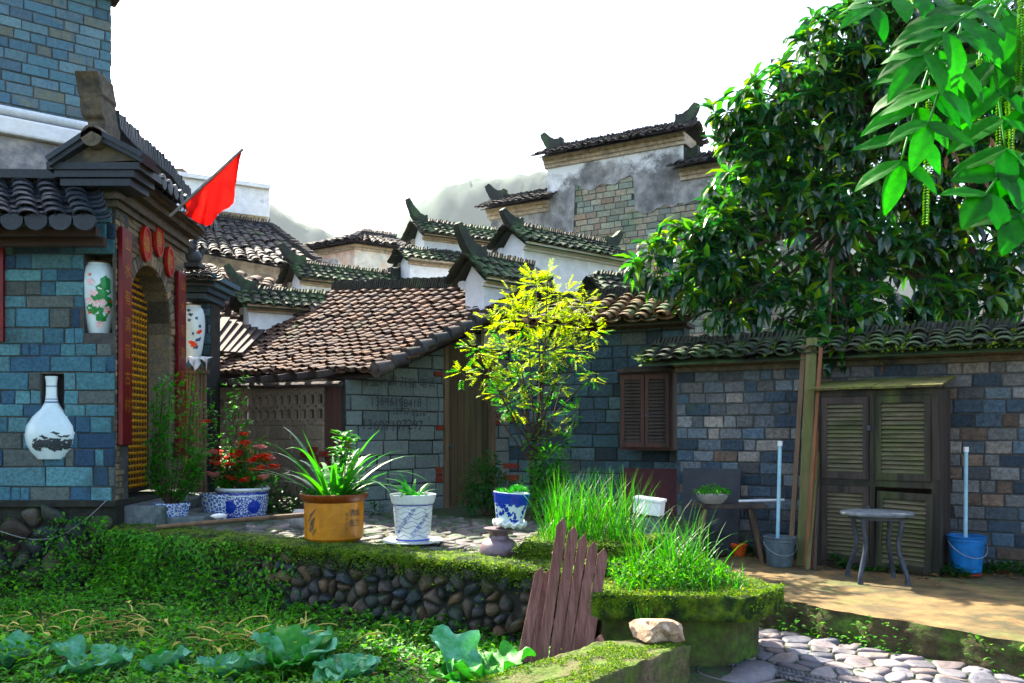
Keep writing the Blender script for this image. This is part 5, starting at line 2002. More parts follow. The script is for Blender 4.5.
p = at(99, 329, 9.17)
vase('white porcelain vase painted with green lotus leaves in the upper wall niche', V3((p.x, 9.17, HOLES[0][2] + .003)), .77, .187, lotus)
p = at(193, 361, 12.03)
vase('white porcelain vase painted with red carp on the ledge above the bamboo screen', V3((p.x, 12.03, p.z + .012)), .78, .165, carp)

# bottle vase sunk in the wall
bc = at(51, 459, 9.02)
bc = V3((bc.x, 9.03, bc.z))
bv = thing('bottle_vase', 'round-bellied white bottle vase with landscape painting set into the wall', 'vase', bc)
k_ = 1 / 850 * 9
pf = [(0, 0), (14, 0), (15, 1.5), (20, 7), (24.5, 15), (26, 24), (24.5, 33), (19, 42), (11, 50), (7, 56), (5.6, 64), (5.4, 76), (6.2, 81), (6.4, 83), (5, 83), (0, 82)]
pf = [(r * k_, z * k_) for r, z in pf]
turned('body', pf, 'porcelain', bv, bc, 36, sy=.55)
rad = prof_r(pf[1:14])
m = MB()
def patch_flat(mb, a0, z0, ra, rz, n=9, star=.2, rot=0):
    q = MB()
    patch_on(q, rad, (0, 0, 0), a0 + .35, z0, ra, rz, n, star, rot)
    mb.add([V3((bc.x + v[0], bc.y + v[1] * .55 - .003, bc.z + v[2])) for v in q.v], q.f)
for i in range(90):
    a = U_(-.9, .85)
    z = (9 + abs(rnd.gauss(0, 6)) + (8 * (1 - abs(a + .1)) * rnd.random())) * k_
    patch_flat(m, a, z, U_(.015, .06), U_(.008, .022), 9, .3, U_(-.5, .5))
m.obj('painted_landscape', 'ink', bv)
m = MB()
for z, h in ((57, 1.0), (60, .6), (73, .6)):
    for i in range(12):
        patch_flat(m, -1.1 + .2 * i, z * k_, .008, h * k_ * .8, 8, 0)
m.obj('painted_bands', 'ink blue', bv)


# ================================================================== FLAG
fl = thing('red_flag', 'bright red flag drooping from a slanted grey pole on the gate eave', 'flag', at(184, 222, 9.75))
fa, fbb = at(170, 216, 9.4), at(243, 149, 9.2)
m = MB()
m.tube([fa, fbb], .018, 8)
m.obj('pole', 'grey metal', fl, smooth=40)
m = MB()
g = []
for i in range(25):
    t = i / 24
    top = at(184 + (243 - 184) * t, 203.5 + (149.5 - 203.5) * t, 9.36 - .14 * t)
    # lower edge of the hanging cloth, gathered in folds
    bx = 182 + (241 - 182) * min(1, t * 1.0) if t > .45 else 181 + 52 * t
    lx_, ly_ = (180 + 27 * t / .42, 211 + 15 * (t / .42) ** .7) if t < .42 else (207 + 35 * (t - .42) / .58 + 7 * math.sin(math.pi * (t - .42) / .58), 228 - 73 * ((t - .42) / .58) ** 1.1)
    low = at(lx_, ly_, 9.28 - .06 * t)
    row = []
    for j in range(13):
        s = j / 12
        q = top.lerp(low, s)
        q += V3((.03 * math.sin(t * 9 + s * 2.2), 0.10 * math.sin(t * 17 + s * 2.2) * s * (1.1 - t) + .04 * math.sin(t * 33 + s * 5) * s, .02 * math.sin(s * 6 + t * 8)))
        row.append(q)
    g.append(row)
m.grid(g)
m.obj('cloth', 'flag cloth', fl, smooth=1)


# ================================================================== POTTED PLANTS
def pot_prof(rb, rt, h, lip=.02, th=.018):
    return [(0, 0), (rb, 0), (rb + .004, .008), (rt - lip, h - .05), (rt - lip, h - .045), (rt, h - .04), (rt, h), (rt - th, h), (rt - th - .01, h - .05), (0, h - .05)]


def soil(parent, c, r, z):
    m = MB()
    m.lathe([(r, z), (r * .6, z + .012), (0, z + .018)], 20, c)
    return m.obj('soil', 'potting soil', parent, smooth=1)


def wrap_text(mb, s, size, c, rad, a0, z0, rot=0, lift=.004):
    vsx, fs = glyphs(s, size)
    a0 = a0 + math.atan2(-c[0], c[1])
    pts = []
    for v in vsx:
        x, y = v.x * math.cos(rot) - v.y * math.sin(rot), v.x * math.sin(rot) + v.y * math.cos(rot)
        z = z0 + y
        r = rad(z) + lift
        pts.append(V3((c[0] + r * math.sin(a0 + x / rad(z0)), c[1] - r * math.cos(a0 + x / rad(z0)), c[2] + z)))
    mb.add(pts, fs)


TZ = .705
# amber pot
c = gz(334, 543, TZ); c = V3(c)
t = thing('potted_plant', 'large amber-glazed pot with brown rim holding long strap leaves', 'potted plant', c)
pf = [(0, 0), (.20, 0), (.21, .03), (.245, .035), (.268, .06), (.272, .40), (.290, .405), (.305, .43), (.305, .452), (.285, .455), (.27, .40), (0, .40)]
turned('pot', pf[3:7] , 'amber glaze', t, c)
turned('rim', [(.268, .385), (.278, .39), (.292, .405), (.312, .44), (.312, .46), (.285, .462), (.27, .39)], 'brown glaze', t, c)
turned('foot', [(0, -.002), (.205, -.002), (.212, .02), (.247, .036)], 'brown glaze', t, c)
soil(t, c, .28, .40)
m = MB()
rad = lambda z: .272
for i, s in enumerate(('清香', '幽兰')):
    for k, ch in enumerate(s):
        wrap_text(m, ch, .072, c, rad, .62 + i * .22, .27 - k * .09)
for k, ch in enumerate('君子之风'):
    wrap_text(m, ch, .036, c, rad, .42, .27 - k * .042)
for i in range(12):
    patch_on(m, rad, c, -.78 + U_(-.12, .12), .13 + i * .016, U_(.02, .05), .005, 8, .1, U_(.3, 1.4), .004)
m.obj('lettering', 'ink', t)
m = MB()
TOPZ = c.z + .42
for i in range(44):
    a = 2 * math.pi * i / 44 + U_(-.2, .2)
    big = i % 2 == 0
    el = U_(1.2, 3.2) if not big else U_(.7, 1.8)
    m.blade((c.x + .1 * math.cos(a), c.y + .1 * math.sin(a), TOPZ - .02), (math.cos(a), math.sin(a) * .8, el), U_(.6, 1.0) if big else U_(.35, .6), U_(.055, .08), U_(.10, .24), 8)
for (dx, el, L, bd) in ((-1, .8, .85, .12), (-.8, 1.3, .6, .1), (1, 1.0, .95, .17), (1, .65, .85, .16), (.9, 1.5, .85, .16), (1, .8, .95, .24), (-.5, 2, .7, .06), (.7, 1.9, .8, .12)):
    m.blade((c.x + .08 * dx, c.y - .05, TOPZ - .02), (dx, U_(-.4, .1), el), L, .065, bd, 9)
m.obj('strap_leaves', 'strap leaf', t)
m = MB()
for i in range(230):
    z = TOPZ + U_(0, .60)
    rr = .18 * (1.15 - (z - TOPZ) / .7)
    a = U_(0, 6.28)
    q = V3((c.x + .09 + rr * rnd.random() * math.cos(a), c.y + rr * rnd.random() * math.sin(a), z))
    m.leaf(q, V3((math.cos(a), math.sin(a), U_(.1, .9))), V3((0, 0, 1)), U_(.06, .10), U_(.034, .055), .3)
for i in range(7):
    m.tube([(c.x + U_(-.05, .1), c.y + U_(-.08, .08), TOPZ - .03), (c.x + .09 + U_(-.08, .08), c.y + U_(-.08, .08), TOPZ + .5)], [.006, .003], 5)
m.obj('bushy_leaves', 'fresh green leaf', t)
m = MB()
for i in range(650):
    a, r = U_(0, 6.28), .29 * math.sqrt(rnd.random())
    m.leaflet((c.x + r * math.cos(a), c.y + r * math.sin(a), TOPZ + U_(-.02, .07)), (U_(-1, 1), U_(-1, 1), U_(.1, 1)), (U_(-1, 1), 0, 1), U_(.02, .05), U_(.012, .025))
m.obj('ground_cover', 'bright leaf', t)

# white pot
c = V3(gz(413, 545, TZ))
cs = c.copy()
tag(turned('saucer', [(0, .0), (.17, 0), (.19, .012), (.275, .028), (.278, .038), (.26, .038), (.18, .022), (0, .020)], 'white glaze', None, V3((c.x, c.y, TZ + .012)), 36), 'wide white saucer under the white pot on the mossy ledge', 'saucer')
c = V3((c.x, c.y, TZ + .034))
t = thing('potted_plant', 'tall white pot with slanting blue lettering and a small bright green plant', 'potted plant', c)
H_ = .43
pf = [(0, 0), (.148, 0), (.152, .012), (.155, .02), (.18, .345), (.192, .352), (.212, .425), (.210, H_), (.190, H_), (.175, .38), (0, .38)]
turned('pot', pf, 'white glaze', t, c, 40)
turned('painted_bands', [(.1605, .018), (.1555, .030), (.1568, .034)], 'cobalt', t, c, 40)
turned('painted_bands', [(.1805, .332), (.1812, .338), (.1826, .342)], 'cobalt', t, c, 40)
soil(t, c, .183, .385)
m = MB()
rad = prof_r(pf[3:5])
wrap_text(m, '春风又绿江南岸', .040, c, rad, -.35, .19, R(52), .003)
wrap_text(m, '花开富贵平安', .042, c, rad, .45, .15, R(52), .003)
m.obj('lettering', 'cobalt', t)
m = MB()
for i in range(7):          # faint raised waves
    z0 = .06 + i * .042
    for k in range(26):
        a = -1.5 + k * .115
        patch_on(m, rad, c, a, z0 + .012 * math.sin(k * .9 + i), .014, .0022, 6, 0, .5 * math.cos(k * .9 + i), .002)
m.obj('raised_waves', 'grey plastic', t)
m = MB()
for i in range(15):
    a = 2 * math.pi * i / 15 + U_(-.2, .2)
    m.blade((c.x + .03 * math.cos(a), c.y + .03 * math.sin(a), c.z + .385), (math.cos(a), math.sin(a), U_(.7, 2.6)), U_(.18, .30), U_(.040, .055), U_(.12, .3), 6)
m.obj('leaves', 'bright leaf', t)

# tilted blue and white pot on its brown stand
c = V3((at(499, 0, 6.95).x, 6.95, .74))
ob = turned('plant_stand', [(0, .0), (.155, 0), (.162, .02), (.155, .06), (.13, .10), (.085, .125), (.075, .15), (.085, .17), (.12, .195), (.125, .21), (0, .21)], 'mauve glaze', None, c, 32)
tag(ob, 'low domed mauve-brown glazed stand under the tilted blue and white pot', 'plant stand')
rt = Matrix.Rotation(R(4), 3, 'Y')
c2 = c + V3((.085, 0, .222))
t = thing('potted_plant', 'small tilted blue and white pot with ruffled base and mossy plant', 'potted plant', c2)
pf = [(0, 0), (.10, 0), (.104, .01), (.145, .25), (.150, .262), (.150, .28), (.138, .282), (.125, .24), (0, .24)]
turned('pot', pf, 'porcelain', t, c2, 36, rot=rt)
m = MB()
rad = prof_r(pf[1:4])
for i in range(46):
    a = U_(-1.2, 1.2)
    z = U_(.05, .19) if i % 3 else U_(.17, .2)
    q = MB()
    patch_on(q, rad, (0, .0001, 0), a, z, U_(.006, .02), U_(.006, .022), 8, .25, U_(0, 3), .002)
    m.add([c2 + rt @ V3(v) for v in q.v], q.f)
m.obj('painted_flowers', 'cobalt', t)
turned('blue_band', [(.1365, .19), (.1455, .245), (.1515, .262), (.1515, .276)], 'cobalt', t, c2, 36, rot=rt, wave=(9, .004, .18, .2))
m = MB()
rings = []
for r, z in ((.095, .012), (.128, .006), (.142, .03), (.135, .045), (.105, .035)):
    rings.append([c2 + rt @ V3((math.cos(2 * math.pi * k / 64) * r, math.sin(2 * math.pi * k / 64) * r, z + (.012 * math.cos(2 * math.pi * k / 64 * 12) if r > .12 else 0))) for k in range(64)])
m.loft(rings, cap=False)
m.obj('ruffled_base', 'white glaze', t, smooth=40)
m = MB()
for i in range(520):
    a, r = U_(0, 6.28), .13 * math.sqrt(rnd.random())
    q = c2 + rt @ V3((r * math.cos(a), r * math.sin(a), .255 + U_(0, .05) * (1.2 - r * 4) + (.03 if math.cos(a) > 0 else 0)))
    m.leaflet(q, (U_(-1, 1), U_(-1, 1), U_(.1, 1)), (U_(-1, 1), 0, 1), U_(.015, .035), U_(.01, .02))
m.blade(c2 + V3((.0, 0, .26)), (-.15, 0, 1), .13, .03, .05, 5)
m.blade(c2 + V3((.01, 0, .26)), (.2, 0, 1), .10, .03, .1, 5)
m.obj('leaves', 'bright leaf', t)

# big round blue pot with red flowers
c = V3(gz(243, 518, TZ)); c.z = TZ
s_ = c.y / 850
t = thing('potted_plant', 'wide blue and white drum pot full of red and pink flowers', 'potted plant', c)
pf = [(0, 0), (.255, 0), (.262, .02), (.285, .15), (.288, .28), (.285, .31), (.30, .33), (.305, .345), (.30, .36), (.27, .36), (.25, .30), (0, .30)]
turned('pot', pf, 'blue scroll glaze', t, c, 40)
turned('rim', [(.284, .318), (.302, .330), (.312, .345), (.305, .366), (.27, .366), (.26, .32)], 'white glaze', t, c, 40)
turned('painted_bands', [(.2905, .272), (.2908, .284)], 'porcelain', t, c, 40)
turned('painted_bands', [(.2895, .292), (.288, .312)], 'cobalt', t, c, 40)
turned('painted_bands', [(.264, .008), (.270, .040)], 'cobalt', t, c, 40)
m = MB()
rad = prof_r(pf[1:6])
for a in (-1.0, .0, 1.0):
    patch_on(m, rad, c, a - .55, .15, .075, .075, 20, 0, 0, .005)
    patch_on(m, rad, c, a - .55, .15, .05, .05, 16, .25, 0, .008)
m.obj('painted_medallions', 'cobalt', t)
soil(t, c, .26, .31)
mg, mr_, mp_, ms_ = MB(), MB(), MB(), MB()
for i in range(46):
    a, r = U_(0, 6.28), .30 * math.sqrt(rnd.random())
    hh = U_(.12, .62) * (1.1 - r)
    b0 = V3((c.x + r * .4 * math.cos(a), c.y + r * .4 * math.sin(a), c.z + .31))
    b1 = V3((c.x + r * 1.2 * math.cos(a), c.y + r * 1.2 * math.sin(a), c.z + .31 + hh))
    ms_.tube([b0, (b0 + b1) / 2 + V3((U_(-.03, .03), U_(-.03, .03), .02)), b1], [.006, .005, .003], 5)
    for k in range(16):
        q = b0.lerp(b1, U_(.25, 1.0)) + V3((U_(-.05, .05), U_(-.05, .05), U_(-.04, .04)))
        mg.leaf(q, (U_(-1, 1), U_(-1, 1), U_(-.2, .8)), (0, 0, 1), U_(.05, .08), U_(.03, .045), .4)
    mb_ = mr_ if i % 3 else mp_
    mb_ = MB()
    for k in range(13 if i < 42 else 0):
        aa = k * 2.4
        mb_.leaf(b1 + V3((0, 0, .01)), (math.cos(aa), math.sin(aa), U_(.1, 1.5)), (0, 0, 1), U_(.065, .11), U_(.055, .08), .2, .3)
    if i < 42:
        mb_.obj('flower', 'red petal' if i % 3 else 'pink petal', t)
ms_.obj('stems', 'bark', t)
mg.obj('leaves', 'fresh green leaf', t)
m = MB()
for i in range(5):      # tall thin shoots to the right
    b0 = V3((c.x + U_(-.1, .15), c.y + U_(-.1, .1), c.z + .3))
    b1 = b0 + V3((U_(.05, .32), U_(-.1, .1), U_(.55, .85)))
    m.tube([b0, b0.lerp(b1, .5) + V3((-.03, 0, .05)), b1], [.006, .005, .002], 5)
    for k in range(9):
        q = b0.lerp(b1, U_(.5, 1.0))
        m.leaf(q, (U_(-1, 1), U_(-1, 1), U_(-.2, .5)), (0, 0, 1), U_(.06, .09), U_(.035, .05), .4)
m.obj('tall_shoots', 'fresh green leaf', t)


def small_pot(label, c, rb, rt_, h, glaze, hexed=False):
    t = thing('potted_plant', label, 'potted plant', c)
    m = MB()
    m.lathe(pot_prof(rb, rt_, h, .012), 6 if hexed else 30, c)
    m.obj('pot', glaze, t, smooth=0 if hexed else 35, bevel=.006 if hexed else 0)
    soil(t, c, rt_ * (.8 if hexed else .9), h - .045)
    return t


c = V3(gz(171, 524, TZ)); c.z = TZ
t = small_pot('six-sided pale blue lattice pot with a tall dense green shrub', c, .17, .215, .24, 'blue lattice glaze', True)
m, ms_ = MB(), MB()
for i in range(30):
    a = U_(0, 6.28)
    hh = U_(.35, 1.5)
    b0 = V3((c.x + .03 * math.cos(a), c.y + .03 * math.sin(a), c.z + .2))
    b1 = b0 + V3(((.42 - .16 * hh) * math.cos(a) * U_(.4, 1) + .08, .30 * math.sin(a) * U_(.2, .8), hh))
    mid = b0.lerp(b1, .45) + V3((.10 * math.cos(a), .08 * math.sin(a), 0))
    ms_.tube([b0, mid, b1], [.009, .006, .003], 5)
    for k in range(70):
        u = U_(.12, 1.0)
        q = (b0.lerp(mid, u / .45) if u < .45 else mid.lerp(b1, (u - .45) / .55)) + V3((U_(-.06, .06), U_(-.06, .06), U_(-.03, .03)))
        m.leaf(q, (U_(-1, 1), U_(-1, 1), U_(.0, 1.2)), (0, 0, 1), U_(.06, .095), U_(.024, .038), .3)
m.obj('leaves', 'fresh green leaf', t)
ms_.obj('stems', 'bark', t)

c = V3((at(213, 0, 9.75).x, 10.0, TZ))
t = small_pot('round blue cracked-glaze pot with a climbing rose, behind the drum pot', c, .19, .235, .30, 'blue cracked glaze')
m, ms_, mf = MB(), MB(), MB()
for i in range(12):
    a = U_(0, 6.28)
    hh = U_(.5, 1.5)
    b0 = V3((c.x, c.y, c.z + .25))
    b1 = b0 + V3((.22 * math.cos(a) + .10, .2 * math.sin(a), hh))
    ms_.tube([b0, b0.lerp(b1, .5) + V3((.04, 0, 0)), b1], [.008, .006, .003], 5)
    for k in range(58):
        q = b0.lerp(b1, U_(.1, 1.0)) + V3((U_(-.07, .07), U_(-.07, .07), U_(-.03, .03)))
        m.leaf(q, (U_(-1, 1), U_(-1, 1), U_(-.3, .9)), (0, 0, 1), U_(.05, .08), U_(.03, .045), .35)
    if i < 8:
        q = b0.lerp(b1, U_(.3, .8)) + V3((U_(-.1, .1), -.08, 0))
        mf = MB()
        for k in range(9):
            mf.leaf(q, (math.cos(k * 2.4), math.sin(k * 2.4), U_(.3, 1.2)), (0, 0, 1), .075, .06, .2, .3)
        mf.obj('flower', 'red petal', t)
m.obj('leaves', 'fresh green leaf', t)
ms_.obj('stems', 'bark', t)

# a slack wire across the gate foundation
m = MB()
w0, w1 = V3((-5.6, 8.84, .78)), V3((-4.24, 8.9, 1.02))
m.tube([w0.lerp(w1, t) - V3((0, 0, .30 * math.sin(math.pi * t ** 1.2))) for t in [k / 14 for k in range(15)]], .004, 6)
tag(m.obj('cable', 'grey metal', smooth=1), 'thin pale slack cable hanging across the gate house foundation stones', 'cable')

# pole and odd pieces on the ledge
m = MB()
m.tube([at(157, 527, 8.72), at(250, 519, 8.62), at(348, 512, 8.5)], [.022, .024, .026], 8)
tag(m.obj('pole', 'plank wood', smooth=40), 'long thin wooden pole lying along the mossy ledge before the blue pots', 'pole')
m = MB()
blob(m, at(219, 516, 8.78), (.085, .045, .03), 4, 2, .3)
tag(m.obj('white_stone', 'white plaster', smooth=1), 'flat white stone on the ledge beside the wooden pole', 'stone')
m = MB()
c = V3(gz(303, 528, TZ))
blob(m, c + V3((0, 0, .08)), (.16, .14, .13), 8, 2, .25)
tag(m.obj('boulder', 'concrete', smooth=1), 'rounded grey boulder left of the amber pot', 'boulder')


# ================================================================== THINGS ALONG THE RIGHT-HAND WALL
def wp(u, out, z):
    q = R0 + Ur * u + nr * out
    return V3((q.x, q.y, z))


RZ = math.atan2(Ur.y, Ur.x)
CR = V3((4.14, 8.20, .35))
cb = thing('louvred_cabinet', 'weathered greenish cabinet made of old louvred shutters with sloping mossy lid', 'cabinet', CR - Ur * 1.17, RZ - R(8))
CW, CD, CH = 1.17, .5, 1.80
m = MB()
for x in (.03, CW - .03):
    m.box((x, .03, CH / 2), (.06, .06, CH), jit=.003)
m.box((CW / 2, .03, .87), (CW - .12, .05, .06), jit=.003)
m.box((CW / 2 - .02, .028, CH / 2), (.05, .05, CH - .02), jit=.004)
m.box((CW / 2, .03, CH - .03), (CW - .12, .05, .06))
m.box((CW / 2, .03, .03), (CW - .12, .05, .06))
m.obj('frame', 'mossy wood', cb, local=True)
m = MB()
for k in range(6):
    m.box((CW - .012, .07 + .43 * (k + .5) / 6, CH / 2), (.022, .43 / 6 - .006, CH - .02))
    m.box((.012, .07 + .43 * (k + .5) / 6, CH / 2), (.022, .43 / 6 - .006, CH - .02))
m.box((CW / 2, CD, CH / 2), (CW, .02, CH))
m.box((CW / 2, .3, .02), (CW - .05, .35, .03))
m.obj('carcass', 'old wood', cb, local=True)
m = MB()
for k in range(4):
    x0_, x1_ = -.05 + (CW + .1) * k / 4, -.05 + (CW + .1) * (k + 1) / 4 - .006
    z_ = CH + .005 + .004 * (k % 2)
    m.hexa([(x0_, -.07, z_), (x1_, -.07, z_), (x1_, CD + .06, z_ + .11), (x0_, CD + .06, z_ + .11), (x0_, -.07, z_ + .022), (x1_, -.07, z_ + .022), (x1_, CD + .06, z_ + .135), (x0_, CD + .06, z_ + .135)])
m.obj('lid', 'mossy lid wood', cb, local=True)
louvre_door('door', cb, .065, CW / 2 - .05, .905, CH - .065, .012, 'old wood', 'slat wood', .06, .07)
louvre_door('door', cb, CW / 2 + .01, CW - .065, .905, CH - .065, .006, 'mossy wood', 'slat wood', .06, .07)
louvre_door('door', cb, .065, CW / 2 - .05, .065, .835, .012, 'old wood', 'slat wood', .06, .07)
d = louvre_door('door', cb, CW / 2 + .01, CW - .065, .045, .815, .0, 'mossy wood', 'slat wood', .06, .07)
d.rotation_euler = (0, R(1.6), 0)
m = MB()
m.box((CW - .015, -.03, 1.30), (.05, .015, .75), Matrix.Rotation(R(-2), 3, 'Y'))
m.obj('loose_batten', 'old wood', cb, local=True)
for z in (1.42, .62):
    m = MB()
    m.box((CW / 2 - .045, -.012, z), (.03, .02, .05))
    m.obj('latch', 'dark iron', cb, local=True)

# boards leaning on the wall left of the cabinet
for (bx, by, tx, ty, Yb, Yt, wd, th, mt, lab) in (
        (802, 567, 812, 338, 8.72, 9.02, .11, .03, 'green plank wood', 'widest greenish plank leaning between the grey bucket and the cabinet'),
        (790, 566, 804, 345, 8.80, 9.10, .05, .035, 'plank wood', 'narrow tan pole leaning between the grey-blue bucket and the wide greenish plank'),
        (806, 570, 821, 348, 8.55, 8.85, .035, .035, 'reddish plank wood', 'thin reddish batten leaning in front of the wide greenish plank'),
        (811, 570, 818, 392, 8.60, 8.86, .045, .03, 'reddish plank wood', 'shorter reddish board leaning beside the cabinet'),
        (808, 568, 819, 440, 8.50, 8.82, .04, .025, 'green plank wood', 'short dark green slat leaning lowest beside the cabinet'),
        (815, 568, 819, 470, 8.46, 8.74, .03, .02, 'old wood', 'short dark slat leaning against the cabinet foot')):
    m = MB()
    a, b = at(bx, by, Yb), at(tx, ty, Yt)
    a.z = .352
    m.beam(a, b, wd, th, up=(-nr.x, -nr.y, 0))
    tag(m.obj('leaning_board', mt, bevel=.003), lab, 'board', 'boards leaning by the cabinet')


def bucket(label, c, rb, rt_, h, mt, handle=True):
    t = thing('bucket', label, 'bucket', c, 0, 'buckets with poles')
    turned('pail', [(0, .002), (rb, .0), (rb + .004, .01), (rt_ - .006, h - .05), (rt_ + .002, h - .045), (rt_ + .002, h - .03), (rt_ - .004, h - .028), (rt_, h - .012), (rt_ + .008, h - .008), (rt_ + .008, h), (rt_ - .01, h), (rb - .006, .012), (0, .012)], mt, t, c, 32, 40)
    m = MB()
    pts = []
    for k in range(13):
        a = math.pi * k / 12
        pts.append(c + V3((math.cos(a) * (rt_ + .012), -math.sin(a) * (rt_ + .02), h - .05 - math.sin(a) * h * .42)))
    m.tube(pts, .004, 6)
    m.obj('handle', 'grey metal', t, smooth=40)
    return t


c = V3(gz(975, 579, .35))
bucket('sky blue bucket holding a pale blue pole beside the cabinet', c + V3((0, .15, .05)), .125, .165, .34, 'sky blue plastic')
m = MB()
blob(m, c + V3((.02, .13, .025)), (.12, .1, .024), 2, 2, .2)
tag(m.obj('brick_fragment', 'red brick', smooth=1), 'brown brick fragment under the sky blue bucket', 'brick')
def pole(label, a, b, r, mt, capm):
    t = thing('pole', label, 'pole', a)
    m = MB()
    m.tube([a, b], r, 12)
    m.obj('shaft', mt, t, smooth=40)
    m = MB()
    d = (b - a).normalized()
    m.tube([b - d * .03, b + d * .02], r * 1.35, 12)
    m.obj('end_cap', capm, t, smooth=40)
pole('pale blue pipe standing upright in the sky blue bucket', c + V3((.0, .17, .08)), V3((at(966, 449, c.y + .22).x, c.y + .22, at(966, 449, c.y + .22).z)), .019, 'pale blue plastic', 'white paint')
c = V3(gz(784, 568, .35))
bucket('grey-blue bucket holding a whitish pole beside the leaning planks', c + V3((0, .14, .002)), .12, .158, .30, 'grey plastic')
pole('whitish pipe standing upright in the grey-blue bucket', c + V3((-.02, .16, .04)), V3((at(780, 443, c.y + .2).x, c.y + .2, at(780, 443, c.y + .2).z)), .019, 'pale blue plastic', 'white paint')

# iron-legged table
c = V3(gz(877, 581, .35))
tb = thing('garden_table', 'small round grey-topped table with curved dark iron legs before the cabinet', 'table', c)
m = MB()
m.lathe([(0, .615), (.31, .615), (.32, .62), (.32, .636), (.31, .642), (0, .642)], 40, c)
m.obj('table_top', 'table top', tb, smooth=40)
m = MB()
m.lathe([(.225, .58), (.245, .58), (.245, .613), (.225, .613)], 36, c)
m.obj('apron', 'dark iron', tb, smooth=40)
for k in range(4):
    a = R(38 + 90 * k)
    d = V3((math.cos(a), math.sin(a), 0))
    m = MB()
    m.tube([c + d * r + V3((0, 0, z)) for r, z in ((.22, .60), (.235, .55), (.225, .46), (.20, .38), (.21, .28), (.25, .18), (.285, .08), (.295, .03), (.29, .0))], [.022, .024, .024, .022, .021, .021, .02, .021, .026], 9)
    m.obj('leg', 'dark iron', tb, smooth=40)

# bench with bowl, boards behind
c = V3((at(727, 0, 9.15).x, 9.15, .35))
bn = thing('wooden_bench', 'rough dark wooden bench with splayed legs against the wall', 'bench', c, R(-9))
m = MB()
m.box((0, 0, .585), (.80, .26, .05), jit=.006)
m.obj('seat', 'old wood', bn, local=True, bevel=.008)
for sx in (-1, 1):
    for sy in (-1, 1):
        m = MB()
        m.beam((sx * .36, sy * .15, 0), (sx * .24, sy * .08, .565), .05, .045)
        m.obj('leg', 'plank wood' if sy < 0 else 'old wood', bn, local=True)
for sx in (-1, 1):
    m = MB()
    m.beam((sx * .31, -.12, .22), (sx * .31, .12, .22), .035, .03)
    m.obj('stretcher', 'old wood', bn, local=True)
cc = V3((at(713, 0, 9.1).x, 9.13, .963))
t = thing('potted_plant', 'shallow stone bowl of low green succulent on the wooden bench', 'potted plant', cc)
turned('bowl', [(0, 0), (.10, 0), (.15, .05), (.175, .10), (.17, .115), (.155, .11), (.14, .09), (0, .09)], 'concrete', t, cc)
m = MB()
for i in range(600):
    a, r = U_(0, 6.28), .19 * math.sqrt(rnd.random())
    m.leaflet(cc + V3((r * math.cos(a), r * math.sin(a), .09 + U_(0, .10) * (1.3 - r * 5))), (U_(-1, 1), U_(-1, 1), U_(.1, 1)), (U_(-1, 1), 0, 1), U_(.02, .045), U_(.014, .025))
m.obj('leaves', 'fresh green leaf', t)
m = MB()
a, b = V3((at(738, 0, 9.15).x, 9.12, .975 + .012)), at(784, 500, 9.18)
m.tube([a, b], .014, 8)
tag(m.obj('metal_pipe', 'white paint', smooth=40), 'slim light grey pipe propped from the bench end up against the wall', 'pipe')
m = MB()
a, b = at(741, 566, 9.35), at(741, 540, 9.35)
c = V3((a.x, 9.42, .352))
m.lathe([(0, 0), (.06, 0), (.08, .11), (.088, .11), (.088, .135), (.07, .135), (0, .12)], 24, c)
tag(m.obj('clay_pot', 'terracotta', smooth=40), 'small orange clay pot under the wooden bench', 'pot')


def sheet_board(name, label, x0, x1, y0, y1, Y0, Y1, mt, zb, th=.02):
    m = MB()
    a, b = at(x0, y0, Y0), at(x1, y0, Y1)
    za, zb_ = at(x0, y0, Y0).z, at(x1, y0 + 1, Y1).z
    n = V3((-(b - a).y, (b - a).x, 0)).normalized()
    f = -n * .10
    m.hexa([V3((q.x, q.y, z)) for q, z in ((a + f, zb), (b + f, zb), (b + f + n * th, zb), (a + f + n * th, zb))] + [a, V3((b.x, b.y, zb_)), V3((b.x, b.y, zb_)) + n * th, a + n * th])
    return tag(m.obj(name, mt), label, 'board')


sheet_board('hardboard_panel', 'dark maroon board leaning on the wall under the shutter box', 624, 687, 468, 0, 10.75, 10.32, 'maroon board', .705)
sheet_board('slate_panel', 'blue-grey sheet leaning on the brick wall behind the bench', 683, 741, 468, 0, 9.92, 9.52, 'slate board', .352)
# white foam box on a block
cb_ = at(650, 515, 8.0)
m = MB()
m.box((cb_.x - .03, 8.05, (.70 + cb_.z - .02) / 2), (.20, .2, cb_.z - .02 - .70), Matrix.Rotation(R(15), 3, 'Z'), jit=.01)
tag(m.obj('concrete_block', 'step stone', bevel=.01), 'upright pale concrete block under the white foam box', 'block')
m = MB()
rr = Matrix.Rotation(R(-24), 3, 'Z') @ Matrix.Rotation(R(6), 3, 'Y')
def rb(q):
    return V3((cb_.x, 8.05, cb_.z + .075)) + rr @ V3(q)
for x0_, x1_, y0_, y1_, z0_, z1_ in ((-.13, .13, -.09, .09, -.07, .055), (-.14, .14, -.10, .10, .055, .085)):
    m.hexa([rb(q) for q in ((x0_, y0_, z0_), (x1_, y0_, z0_), (x1_, y1_, z0_), (x0_, y1_, z0_), (x0_, y0_, z1_), (x1_, y0_, z1_), (x1_, y1_, z1_), (x0_, y1_, z1_))])
tag(m.obj('foam_box', 'styrofoam', bevel=.006), 'small tilted white foam box behind the chives', 'box')

